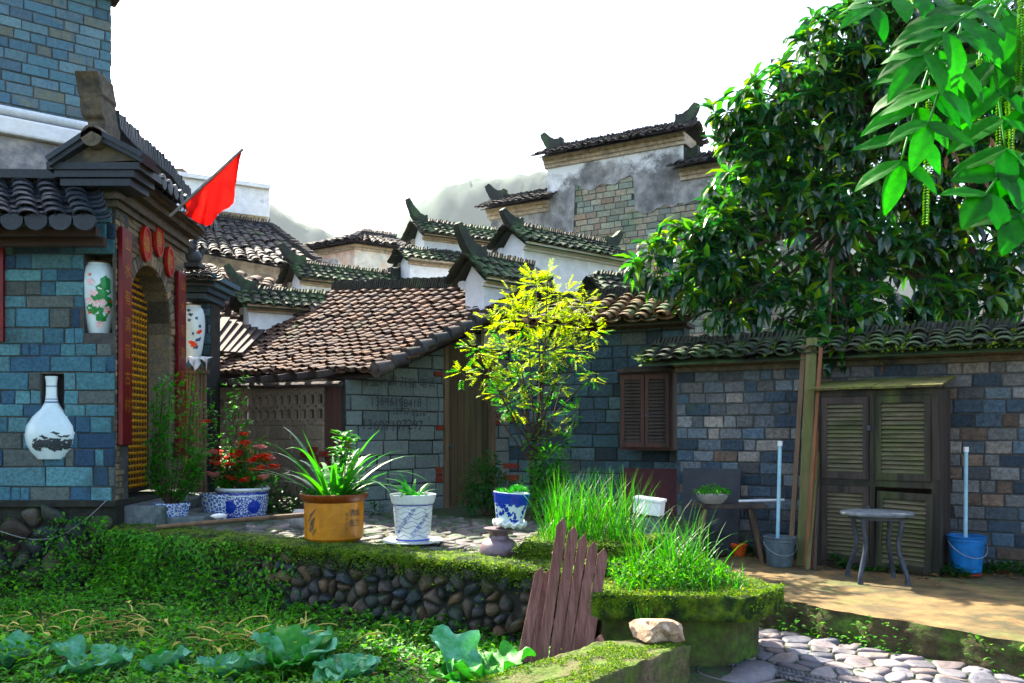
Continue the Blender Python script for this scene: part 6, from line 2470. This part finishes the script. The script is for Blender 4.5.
# weeds, dead leaves along the wall foot
m, md = MB(), MB()
for i in range(2600):
    u = U_(.2, 6.5)
    o = abs(rnd.gauss(0, .12)) + .03
    if 1.85 < u < 3.1 and o < .6:
        o = U_(.56, .66)
        if rnd.random() < .4:
            continue
    hh = .22 * max(0, noise.noise(V3((u * 2.5, 3, 0))) + .35)
    q = wp(u, o, .355 + rnd.random() * hh)
    m.leaf(q, (U_(-1, 1), U_(-1, 1), U_(0, 1)), (0, 0, 1), U_(.03, .09), U_(.02, .05), .4)
stuff(tag(m.obj('wall_weeds', 'deep green leaf'), 'low dark weeds growing along the foot of the boundary wall', 'weeds'))
for i in range(420):
    u = U_(.2, 6.5)
    q = wp(u, abs(rnd.gauss(0, .25)) + .02 + (.5 if 1.85 < u < 3.1 else 0), .358 + rnd.random() * .012)
    md.leaf(q, (U_(-1, 1), U_(-1, 1), U_(-.05, .35)), (U_(-.5, .5), U_(-.5, .5), 1), U_(.04, .09), U_(.02, .045), .3)
stuff(tag(md.obj('dead_leaves', 'dead leaf'), 'scattered brown fallen leaves on the concrete pavement', 'leaves'))
m = MB()
for i in range(900):
    u = U_(0, 7)
    if noise.noise(V3((u * 2.2, 0, 8))) < -.05:
        continue
    q = FO + FD * u + FN * U_(-.02, .12) + V3((0, 0, .12 + rnd.random() ** 2 * .22))
    m.leaf(q, (U_(-1, 1), U_(-1, 1), U_(0, 1)), (0, 0, 1), U_(.02, .06), U_(.015, .035), .4)
stuff(tag(m.obj('kerb_weeds', 'weed'), 'small weeds sprouting from the mossy edge of the pavement', 'weeds'))


# ================================================================== GARDEN: weeds, straw, kale
m = MB()
def gh(x, y):
    return .08 + fbm(x, y, 1.2) * .05
n_ = 0
while n_ < 21000:
    x, y = U_(-6.4, .35), U_(4.6, 8.95)
    # stay in front of the ledge
    ly = along_y = None
    lx = x
    yy = 9.0 if x < -4.2 else 9.0 + (x + 4.2) * (-.56)
    if y > yy - .05:
        continue
    if x > -.2 and y < 5.0 + (x + .2):
        continue
    n_ += 1
    near = max(0, 1 - (yy - y) / .9)
    if noise.noise(V3((x * 2.6, y * 2.6, 21))) < -.22 and rnd.random() < .8 and near < .3:
        continue
    clump = max(0, noise.noise(V3((x * 1.3, y * 1.3, 2))) + .35)
    left = 1 if x < -2.9 else max(0, 1 - (x + 2.9) / .9)
    h = (.06 + .14 * clump + (.50 * near ** 2 * left)) * rnd.random() ** .8
    q = V3((x, y, gh(x, y) + h))
    big = 1 + .7 * max(0, noise.noise(V3((x * 1.9, y * 1.9, 31)))) * 2
    for k in range(2):
        m.leaf(q, (U_(-1, 1), U_(-1, .6), U_(-.1, .9)), (U_(-.4, .4), U_(-.4, .4), 1), U_(.022, .06) * big, U_(.014, .034) * big, .4)
for i in range(2600):
    x, y = U_(-5.5, .1), U_(5.0, 7.6)
    if y > 9.0 + (x + 4.2) * (-.56) - .25 or (x > -.2 and y < 5.0 + (x + .2)):
        continue
    if noise.noise(V3((x * 1.7, y * 1.7, 11))) < .02:
        continue
    m.blade((x, y, gh(x, y)), (U_(-.6, .6), U_(-.6, .3), 1), U_(.12, .32), U_(.007, .013), U_(.2, .5), 4)
stuff(tag(m.obj('garden_weeds', 'weed'), 'mass of low green weeds covering the sunken garden bed', 'weeds'))
m = MB()
for i in range(70):
    x, y = U_(-4.2, -.5), U_(5.6, 6.8)
    q = V3((x, y, gh(x, y) + U_(.12, .24)))
    for k in range(5):
        m.leaflet(q, (math.cos(k * 1.257), math.sin(k * 1.257), .3), (0, 0, 1), .018, .014)
stuff(tag(m.obj('weed_flowers', 'yellow leaf'), 'tiny yellow blossoms dotted among the garden weeds', 'flowers'))
m = MB()       # creeping plants draped over the foot of the gate and the ledge end
n_ = 0
while n_ < 6500:
    s = rnd.random()
    if s < .5:
        x = U_(-6.3, -4.2)
        y, zt = 9.0, .85
        dens = max(0, noise.noise(V3((x * 1.5, 1, 1))) + .0 + (x + 5.4) * .5)
    else:
        x = U_(-4.2, -1.7)
        y = 9.0 + (x + 4.2) * (-.56)
        zt = .72
        dens = max(0, 1.15 - (x + 4.2) / 2.1)
    z = .1 + (zt - .1) * rnd.random() ** .7
    if rnd.random() > dens * (1.2 - .5 * z) + .25 * max(0, noise.noise(V3((x * 4, z * 4, 1)))):
        n_ += .3
        continue
    n_ += 1
    o = (U_(.0, .14) + .22 * max(0, noise.noise(V3((x * 3, z * 4, 6))) + .1)) * (1.3 - z)
    m.leaf((x - .49 * o * (s > .5), y - o - .06, z), (U_(-1, 1), U_(-1, .2), U_(-.8, .5)), (0, U_(-.6, 0), 1), U_(.02, .06), U_(.014, .036), .4)
stuff(tag(m.obj('creeper', 'weed'), 'dark creeping plants hanging over the left end of the retaining wall', 'creeper'))
m = MB()
for (cx, cy, n, sp) in ((-3.4, 6.6, 46, .34), (-2.9, 6.45, 20, .3), (-1.95, 6.25, 34, .24), (-1.5, 6.2, 12, .2), (-3.9, 6.3, 16, .3), (-1.05, 6.1, 6, .2)):
    for i in range(n):
        x, y = cx + rnd.gauss(0, sp), cy + rnd.gauss(0, sp * .6)
        a = U_(0, 6.28)
        L = U_(.06, .26)
        z = gh(x, y) + U_(.08, .24)
        d = V3((math.cos(a), math.sin(a) * .6, U_(-.35, .45)))
        p0 = V3((x, y, z))
        q1, q2 = p0 + d * L * .5 + V3((U_(-.05, .05), 0, U_(.0, .06))), p0 + d * L + V3((0, 0, U_(-.06, .03)))
        m.tube([p0 * (1 - s) ** 2 + q1 * 2 * s * (1 - s) + q2 * s * s for s in (0, .2, .4, .6, .8, 1)], [.0045, .005, .0045, .004, .003, .002], 5)
        if rnd.random() < .25:
            m.leaf(p0 + d * L, d, (0, 0, 1), U_(.08, .16), U_(.03, .06), .5)
stuff(tag(m.obj('straw', 'straw'), 'loose yellowed stalks and straw lying on the garden weeds', 'straw'))


def kale_leaf(mb, b, d, L, W, curl=.5, seed=0):
    """one big wavy-edged leaf with a midrib"""
    b, d = V3(b), V3(d).normalized()
    x = d.cross(V3((0, 0, 1))).normalized()
    g = []
    p = b.copy()
    n = 20
    for i in range(n + 1):
        t = i / n
        up = x.cross(d)
        prof = .10 + (math.sin(math.pi * min(1, max(0, (t - .12) / .88)) ** .8) ** .75 if t > .12 else 0)
        r = []
        for j in range(-7, 8):
            s = j / 7
            e = abs(s) ** 2
            wv = noise.noise(V3((t * 5.5 + seed * 7, s * 2.4, seed * 1.3))) * .17 * e + math.sin(t * 22 + seed + (2 if s > 0 else 0)) * .045 * e
            wd = W * .5 * prof * (1 + .16 * math.sin(t * 19 + seed * 2 + (1.3 if s > 0 else 0)) * e)
            r.append(p + x * (s * wd) + up * (L * (wv + .22 * s * s * prof * .6 + .012 * math.sin(t * 34 - abs(s) * 5 + seed) * min(1, abs(s) * 3))))
        g.append(r)
        p = p + d * (L / n)
        d = (d + V3((0, 0, -curl * .07 * (.3 + 1.6 * t)))).normalized()
    mb.grid(g)


KALE = [(93, 668, 5.75, .42, 9, 'kale leaf', 'wide blue-green cabbage with many spread leaves beside the heap of straw'),
        (8, 668, 5.9, .30, 7, 'kale leaf', 'small blue-green cabbage nearest the foundation boulders of the gate house'),
        (222, 672, 5.7, .34, 9, 'kale leaf', 'holey grey-blue cabbage in the middle of the garden front row'),
        (295, 655, 5.9, .46, 10, 'green kale leaf', 'bright green cabbage with broad upright leaves below the rubble wall'),
        (352, 672, 5.65, .34, 8, 'kale leaf', 'grey-blue drooping cabbage between the bright green cabbage and the picket panel'),
        (478, 668, 5.5, .44, 9, 'green kale leaf', 'leafy green cabbage growing at the foot of the leaning picket panel'),
        (160, 668, 5.8, .30, 7, 'green kale leaf', 'small green cabbage between two blue-green cabbages')]
for i, (px, py, Y, L, n, mt, lab) in enumerate(KALE):
    L *= 1.0 if i != 5 else 1.15
    Y -= .10
    c = at(px, py, Y)
    c.z = gh(c.x, c.y) - .02
    t = thing('cabbage', lab, 'cabbage', c, 0, 'cabbages in the garden bed')
    for k in range(n):
        a = 2 * math.pi * k / n + U_(-.3, .3)
        m = MB()
        kale_leaf(m, c + V3((math.cos(a) * .03, math.sin(a) * .03, 0)), (math.cos(a), math.sin(a), U_(.55, 1.3) if k % 2 else U_(.9, 2.2)), L * U_(.55, 1.0), L * U_(.45, .8), U_(.5, 1.1), i * 10 + k)
        m.obj('leaf', 'kale leaf' if (k * 7 + i) % 3 == 0 else mt, t, smooth=1)


# ================================================================== TREES AND SHRUBS
# young yellow-green tree before the courtyard wall
yt = thing('young_tree', 'slender young tree with bright yellow-green feathery leaves before the courtyard wall', 'tree', (.25, 9.9, .7))
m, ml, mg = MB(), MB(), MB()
base = V3((at(536, 0, 9.9).x, 9.9, .70))
CROWN = [(512, 300, 8.5, .20), (536, 282, 8.7, .20), (560, 295, 8.9, .22), (585, 305, 8.8, .16), (495, 325, 8.4, .24), (528, 318, 8.7, .28), (562, 322, 8.8, .26), (590, 330, 8.9, .18), (478, 348, 8.4, .22), (510, 350, 8.5, .28), (545, 350, 8.7, .28), (572, 350, 8.8, .22), (488, 372, 8.4, .22), (520, 378, 8.5, .24), (552, 385, 8.6, .20), (462, 372, 8.3, .12), (545, 415, 8.6, .16), (515, 405, 8.5, .16), (575, 412, 8.7, .13), (560, 440, 8.6, .15), (530, 440, 8.6, .10), (592, 375, 8.8, .12), (500, 392, 8.4, .16), (548, 272, 8.7, .09)]
forks = [at(530, 462, 9.85), at(541, 462, 9.9), at(535, 446, 9.9)]
for i, (px, py, Y, r) in enumerate(CROWN):
    c = at(px, py, Y * 1.14)
    f = forks[i % 3]
    mid = f.lerp(c, .5) + V3((U_(-.08, .08), U_(-.08, .08), .08))
    m.tube([base + V3((U_(-.04, .04), 0, 0)), f, mid, c], [.028 if i < 3 else .012, .018 if i < 3 else .011, .010, .004], 6)
    r *= U_(.7, 1.15)
    n = int(390 * (r / .2) ** 2)
    low = py > 385
    for k in range(max(10, n // 9)):
        v = V3((rnd.gauss(0, 1), rnd.gauss(0, 1), rnd.gauss(0, .75)))
        v = v.normalized() * r * rnd.random() ** .45
        q = c + v
        d = (v.normalized() + V3((U_(-.5, .5), U_(-.5, .5), U_(-.35, .5)))).normalized()
        # a small feathery spray: leaflets both sides of a fine stalk
        sd_ = d.cross(V3((U_(-.3, .3), U_(-.3, .3), 1))).normalized()
        mb_ = mg if (py + v.z * -90 > 392 + U_(-75, 60)) else ml  # yellow-green is real; sunlit top and shaded bottom are put into leaf colour
        for s in range(5):
            pp = q + d * (.024 * s)
            for sg in (-1, 1):
                mb_.leaflet(pp, sd_ * sg + d * .7, V3((U_(-.3, .3), U_(-.3, .3), 1)), U_(.034, .056), U_(.019, .029))
m.obj('trunk', 'bark', yt, smooth=1)
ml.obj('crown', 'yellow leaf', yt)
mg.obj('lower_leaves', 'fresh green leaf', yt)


def bush(name, label, base, blobs, n, L0, L1, W, mt, stem=True):
    t = thing(name, label, 'shrub', base)
    m, ms_ = MB(), MB()
    tot = sum(b[3] ** 2 for b in blobs)
    for px, py, Y, r in blobs:
        c = at(px, py, Y)
        ms_.tube([base, V3(base).lerp(c, .6) + V3((U_(-.05, .05), 0, .03)), c], [.012, .008, .004], 5)
        for k in range(int(n * r * r / tot)):
            v = V3((rnd.gauss(0, 1), rnd.gauss(0, 1), rnd.gauss(0, 1))).normalized() * r * rnd.random() ** .4
            if (c + v).z < base[2] + .01:
                continue
            m.leaf(c + v, v.normalized() + V3((U_(-.5, .5), U_(-.5, .5), U_(-.4, .5))), V3((0, 0, 1)), U_(L0, L1), W * U_(.7, 1.2), .35)
    ms_.obj('stems', 'bark', t)
    m.obj('foliage', mt, t)


bush('shrub', 'dark feathery shrub in front of the shed door', V3((at(488, 0, 10.6).x, 10.3, .705)), [(482, 480, 10.3, .24), (498, 492, 10.3, .22), (474, 498, 10.3, .18), (490, 465, 10.4, .14), (506, 505, 10.2, .16)], 1500, .05, .10, .025, 'deep green leaf')
bush('shrub', 'leafy green sapling growing at the foot of the yellow-green tree', V3((at(546, 0, 9.6).x, 9.6, .705)), [(548, 462, 9.6, .20), (536, 482, 9.6, .17), (560, 476, 9.6, .15), (546, 500, 9.6, .2)], 900, .05, .09, .03, 'fresh green leaf')
bush('shrub', 'low dark undergrowth against the shed wall behind the amber pot', V3((at(300, 0, 10.6).x, 10.6, .705)), [(270, 500, 10.9, .3), (305, 505, 10.6, .22), (240, 505, 11.2, .25), (375, 512, 10.4, .10)], 1100, .05, .1, .035, 'deep green leaf')

# big broad-leaved tree behind the boundary wall
bt = thing('broadleaf_tree', 'large dark glossy broad-leaved tree leaning over the boundary wall', 'tree', (5.4, 10.9, .3))
m, ml = MB(), MB()
BL = [(655, 262, 10.2, .34), (680, 240, 10.2, .36), (700, 265, 10.2, .42), (690, 290, 10.1, .26), (716, 224, 10.4, .36), (735, 250, 10.3, .55), (745, 290, 10.1, .45), (730, 305, 9.9, .3),
      (738, 190, 10.6, .42), (742, 142, 10.7, .42), (728, 110, 10.7, .22), (765, 165, 10.6, .62), (815, 195, 10.4, .42), (755, 215, 10.4, .4), (785, 278, 10.2, .36), (775, 312, 9.9, .34), (760, 125, 10.8, .45),
      (785, 100, 10.8, .55), (812, 70, 10.9, .55), (800, 140, 10.7, .6), (835, 175, 10.6, .75), (835, 235, 10.3, .7), (850, 285, 10.0, .55), (838, 325, 9.35, .34), (812, 310, 9.6, .3), (868, 320, 9.5, .36),
      (840, 40, 10.9, .5), (855, 105, 10.9, .75), (870, 15, 11, .5), (895, 60, 11, .75), (900, 140, 10.7, .85), (895, 210, 10.5, .8), (905, 275, 10.2, .65), (895, 325, 9.8, .35), (930, 15, 11, .7), (945, 90, 10.8, .9),
      (960, 170, 10.6, .9), (955, 245, 10.4, .7), (985, 300, 10.2, .5), (990, 20, 11, .8), (1010, 110, 10.7, .9), (1020, 200, 10.5, .85), (1030, 280, 10.3, .6), (1050, 40, 11, .9), (940, 310, 10.0, .35), (1070, 160, 10.6, .9), (850, 345, 9.2, .16), (830, 350, 9.15, .12)]
tb0 = V3((5.55, 10.9, .3))
limbs = [(tb0, at(968, 250, 10.8), at(930, 150, 10.8)), (tb0 + V3((.3, .1, 0)), at(1000, 240, 10.9), at(1010, 110, 10.9)), (tb0 + V3((-.2, -.1, 0)), at(930, 285, 10.6), at(840, 220, 10.5)), (tb0 + V3((.1, -.2, 0)), at(950, 270, 10.7), at(870, 110, 10.9))]
for a, b, c in limbs:
    m.tube([a, a.lerp(b, .5) + V3((U_(-.08, .08), 0, 0)), b, b.lerp(c, .5) + V3((U_(-.1, .1), U_(-.1, .1), .05)), c], [.13, .11, .09, .065, .03], 9)
ends = [l[2] for l in limbs] + [l[1] for l in limbs]
for px, py, Y, r in BL:
    c = at(px, py, Y)
    e = min(ends, key=lambda q: (q - c).length)
    m.tube([e, e.lerp(c, .5) + V3((U_(-.12, .12), U_(-.12, .12), U_(0, .15))), c], [.035, .022, .010], 6)
    r *= U_(.72, 1.08)
    nt_ = int(26 * (r / .5) ** 2) + 5
    for k in range(nt_):
        v = V3((rnd.gauss(0, 1), rnd.gauss(0, 1), rnd.gauss(0, 1))).normalized()
        v = V3((v.x, v.y * .9, v.z * .85)) * r * (.45 + .65 * rnd.random() ** .6)
        tip = c + v
        d = (v.normalized() + V3((0, 0, .25))).normalized()
        m.tube([c + v * .35, tip], [.007, .004], 4)
        for s in range(rnd.randint(6, 9)):
            a = s * 2.4 + U_(-.4, .4)
            o = d.orthogonal().normalized()
            o2_ = d.cross(o)
            ld = (d * U_(.1, .9) + o * math.cos(a) + o2_ * math.sin(a) + V3((0, 0, -.25))).normalized()
            ml.leaf(tip - d * U_(0, .05), ld, V3((U_(-.3, .3), U_(-.3, .3), 1)), U_(.19, .30), U_(.075, .115), U_(.2, .75), .2)
m.obj('trunk', 'bark', bt, smooth=1)
ml.obj('crown', 'dark leaf', bt)

# overhanging branch of another tree, close to the camera, with hanging catkins
wb = thing('overhanging_branch', 'bright green compound-leaved branch with hanging catkins in front of the broad-leaved tree', 'branch', at(1080, -60, 2.4))
m, ml, mk = MB(), MB(), MB()
def compound(a, b, c, Lf, Wf, pairs, tipl=True):
    Lf, Wf = Lf * 1.3, Wf * 1.3
    """a leaf stalk from a through b to c with leaflets in pairs"""
    a, b, c = map(V3, (a, b, c))
    pts = [a * (1 - t) ** 2 + b * 2 * t * (1 - t) + c * t * t for t in [k / 10 for k in range(11)]]
    m.tube(pts, [.0035] * 8 + [.003, .0025, .002], 6)
    for k in range(pairs):
        t = .22 + .76 * k / max(1, pairs - 1)
        i = min(9, int(t * 10))
        p = pts[i].lerp(pts[i + 1], t * 10 - i)
        d = (pts[i + 1] - pts[i]).normalized()
        x = d.cross(V3((U_(-.15, .15), -.75, .65))).normalized()
        s = .65 + .5 * math.sin(math.pi * (.25 + .6 * t))
        for sg in (-1, 1):
            ml.bigleaf(p, x * sg * .95 + d * .55 + V3((0, U_(-.2, .2), U_(-.25, .05))), V3((U_(-.25, .25), -.75 + U_(-.2, .2), .65)), Lf * s * U_(.9, 1.12), Wf * s * U_(.9, 1.1), U_(.1, .8), rnd.random() * 6)
    if tipl:
        d = (pts[-1] - pts[-2]).normalized()
        ml.bigleaf(pts[-1], d, V3((0, -.7, .7)), Lf, Wf, .4, 1)
Yw = 2.25
m.tube([at(1090, -70, 2.5), at(1030, -25, 2.35), at(980, 5, 2.25), at(945, 30, 2.25)], [.016, .012, .009, .005], 8)
m.tube([at(1030, -25, 2.35), at(1000, 10, 2.2), at(985, 40, 2.2)], [.010, .007, .004], 8)
m.tube([at(1090, -20, 2.4), at(1060, 100, 2.3), at(1030, 150, 2.25)], [.012, .008, .004], 8)
compound(at(945, 30, Yw), at(925, 70, 2.2), at(900, 165, 2.15), .105, .040, 6)
compound(at(965, 15, 2.25), at(950, 60, 2.1), at(928, 125, 2.05), .10, .038, 4)
compound(at(985, 40, 2.2), at(1000, 90, 2.2), at(1005, 150, 2.15), .11, .045, 4)
compound(at(1000, 0, 2.2), at(1030, 30, 2.2), at(1040, 100, 2.2), .11, .045, 4)
compound(at(1030, 150, 2.25), at(1005, 165, 2.15), at(985, 195, 2.1), .095, .05, 3)
compound(at(1040, 140, 2.25), at(1035, 180, 2.15), at(1020, 215, 2.1), .10, .05, 3)
compound(at(955, 5, 2.3), at(920, -15, 2.25), at(872, 8, 2.2), .085, .036, 4)
compound(at(985, 5, 2.2), at(965, 10, 2.1), at(925, 55, 2.1), .11, .042, 4)
compound(at(1010, -10, 2.4), at(985, 30, 2.4), at(975, 85, 2.4), .10, .042, 4)
for (px, y0, y1, Y) in ((928, 100, 226, 2.2), (978, 70, 136, 2.25), (997, 80, 156, 2.2), (1010, 75, 158, 2.25), (1020, 5, 86, 2.15), (1006, 60, 140, 2.4)):
    mk = MB()
    a, b = at(px + 2, y0 - 30, Y), at(px + U_(-3, 3), y1, Y)
    m.tube([a, a.lerp(b, .3), b], [.002, .002, .0012], 5)
    L = (b - a).length
    n = int(L / .009)
    for k in range(n):
        t = .2 + .8 * k / n
        p = a.lerp(b, t)
        for q in range(3):
            an = k * 2.1 + q * 2.09
            mk.leaf(p, (math.cos(an), math.sin(an), -.25), (0, 0, 1), U_(.008, .012), U_(.005, .008), .2, .4)
    mk.obj('catkin', 'catkin green', wb)
m.obj('twigs', 'fresh green leaf', wb, smooth=1)
ml.obj('leaves', 'bright leaf', wb, smooth=1)
# withered leaf cluster hanging in the big tree
m = MB()
dc = at(985, 158, 8.9)
for i in range(46):
    q = dc + V3((rnd.gauss(0, .18), rnd.gauss(0, .12), rnd.gauss(0, .12)))
    m.leaf(q, (U_(-.5, .5), U_(-.5, .5), -1), (U_(-1, 1), 1, 0), U_(.12, .2), U_(.03, .05), .3)
m.obj('withered_leaves', 'dead leaf', bt)
m = MB()
dc = at(880, 355, 8.85)
for i in range(5):
    m.leaf(dc + V3((U_(-.03, .03), 0, .10 - i * .05)), (U_(-.3, .3), U_(-.3, .3), -1), (1, 0, 0), .14, .045, .3)
m.obj('withered_leaves', 'dead leaf', bt)


# ================================================================== AIR: pale haze that fades the hills
m = MB()
m.hexa([(x, y, z) for z in (-1.5, 460) for x, y in ((-2600, -650), (2600, -650), (2600, 2100), (-2600, 2100))])
hm = bpy.data.materials.new('haze')
hm.use_nodes = True
N = hm.node_tree.nodes
N.remove(N['Principled BSDF'])
pv = N.new('ShaderNodeVolumePrincipled')
pv.inputs['Color'].default_value = (.88, .93, .97, 1)
pv.inputs['Density'].default_value = HAZE
pv.inputs['Anisotropy'].default_value = 0.0
hm.node_tree.links.new(pv.outputs[0], N['Material Output'].inputs['Volume'])
MATS['haze'] = hm
o = m.obj('haze', 'haze')
o['kind'] = 'stuff'
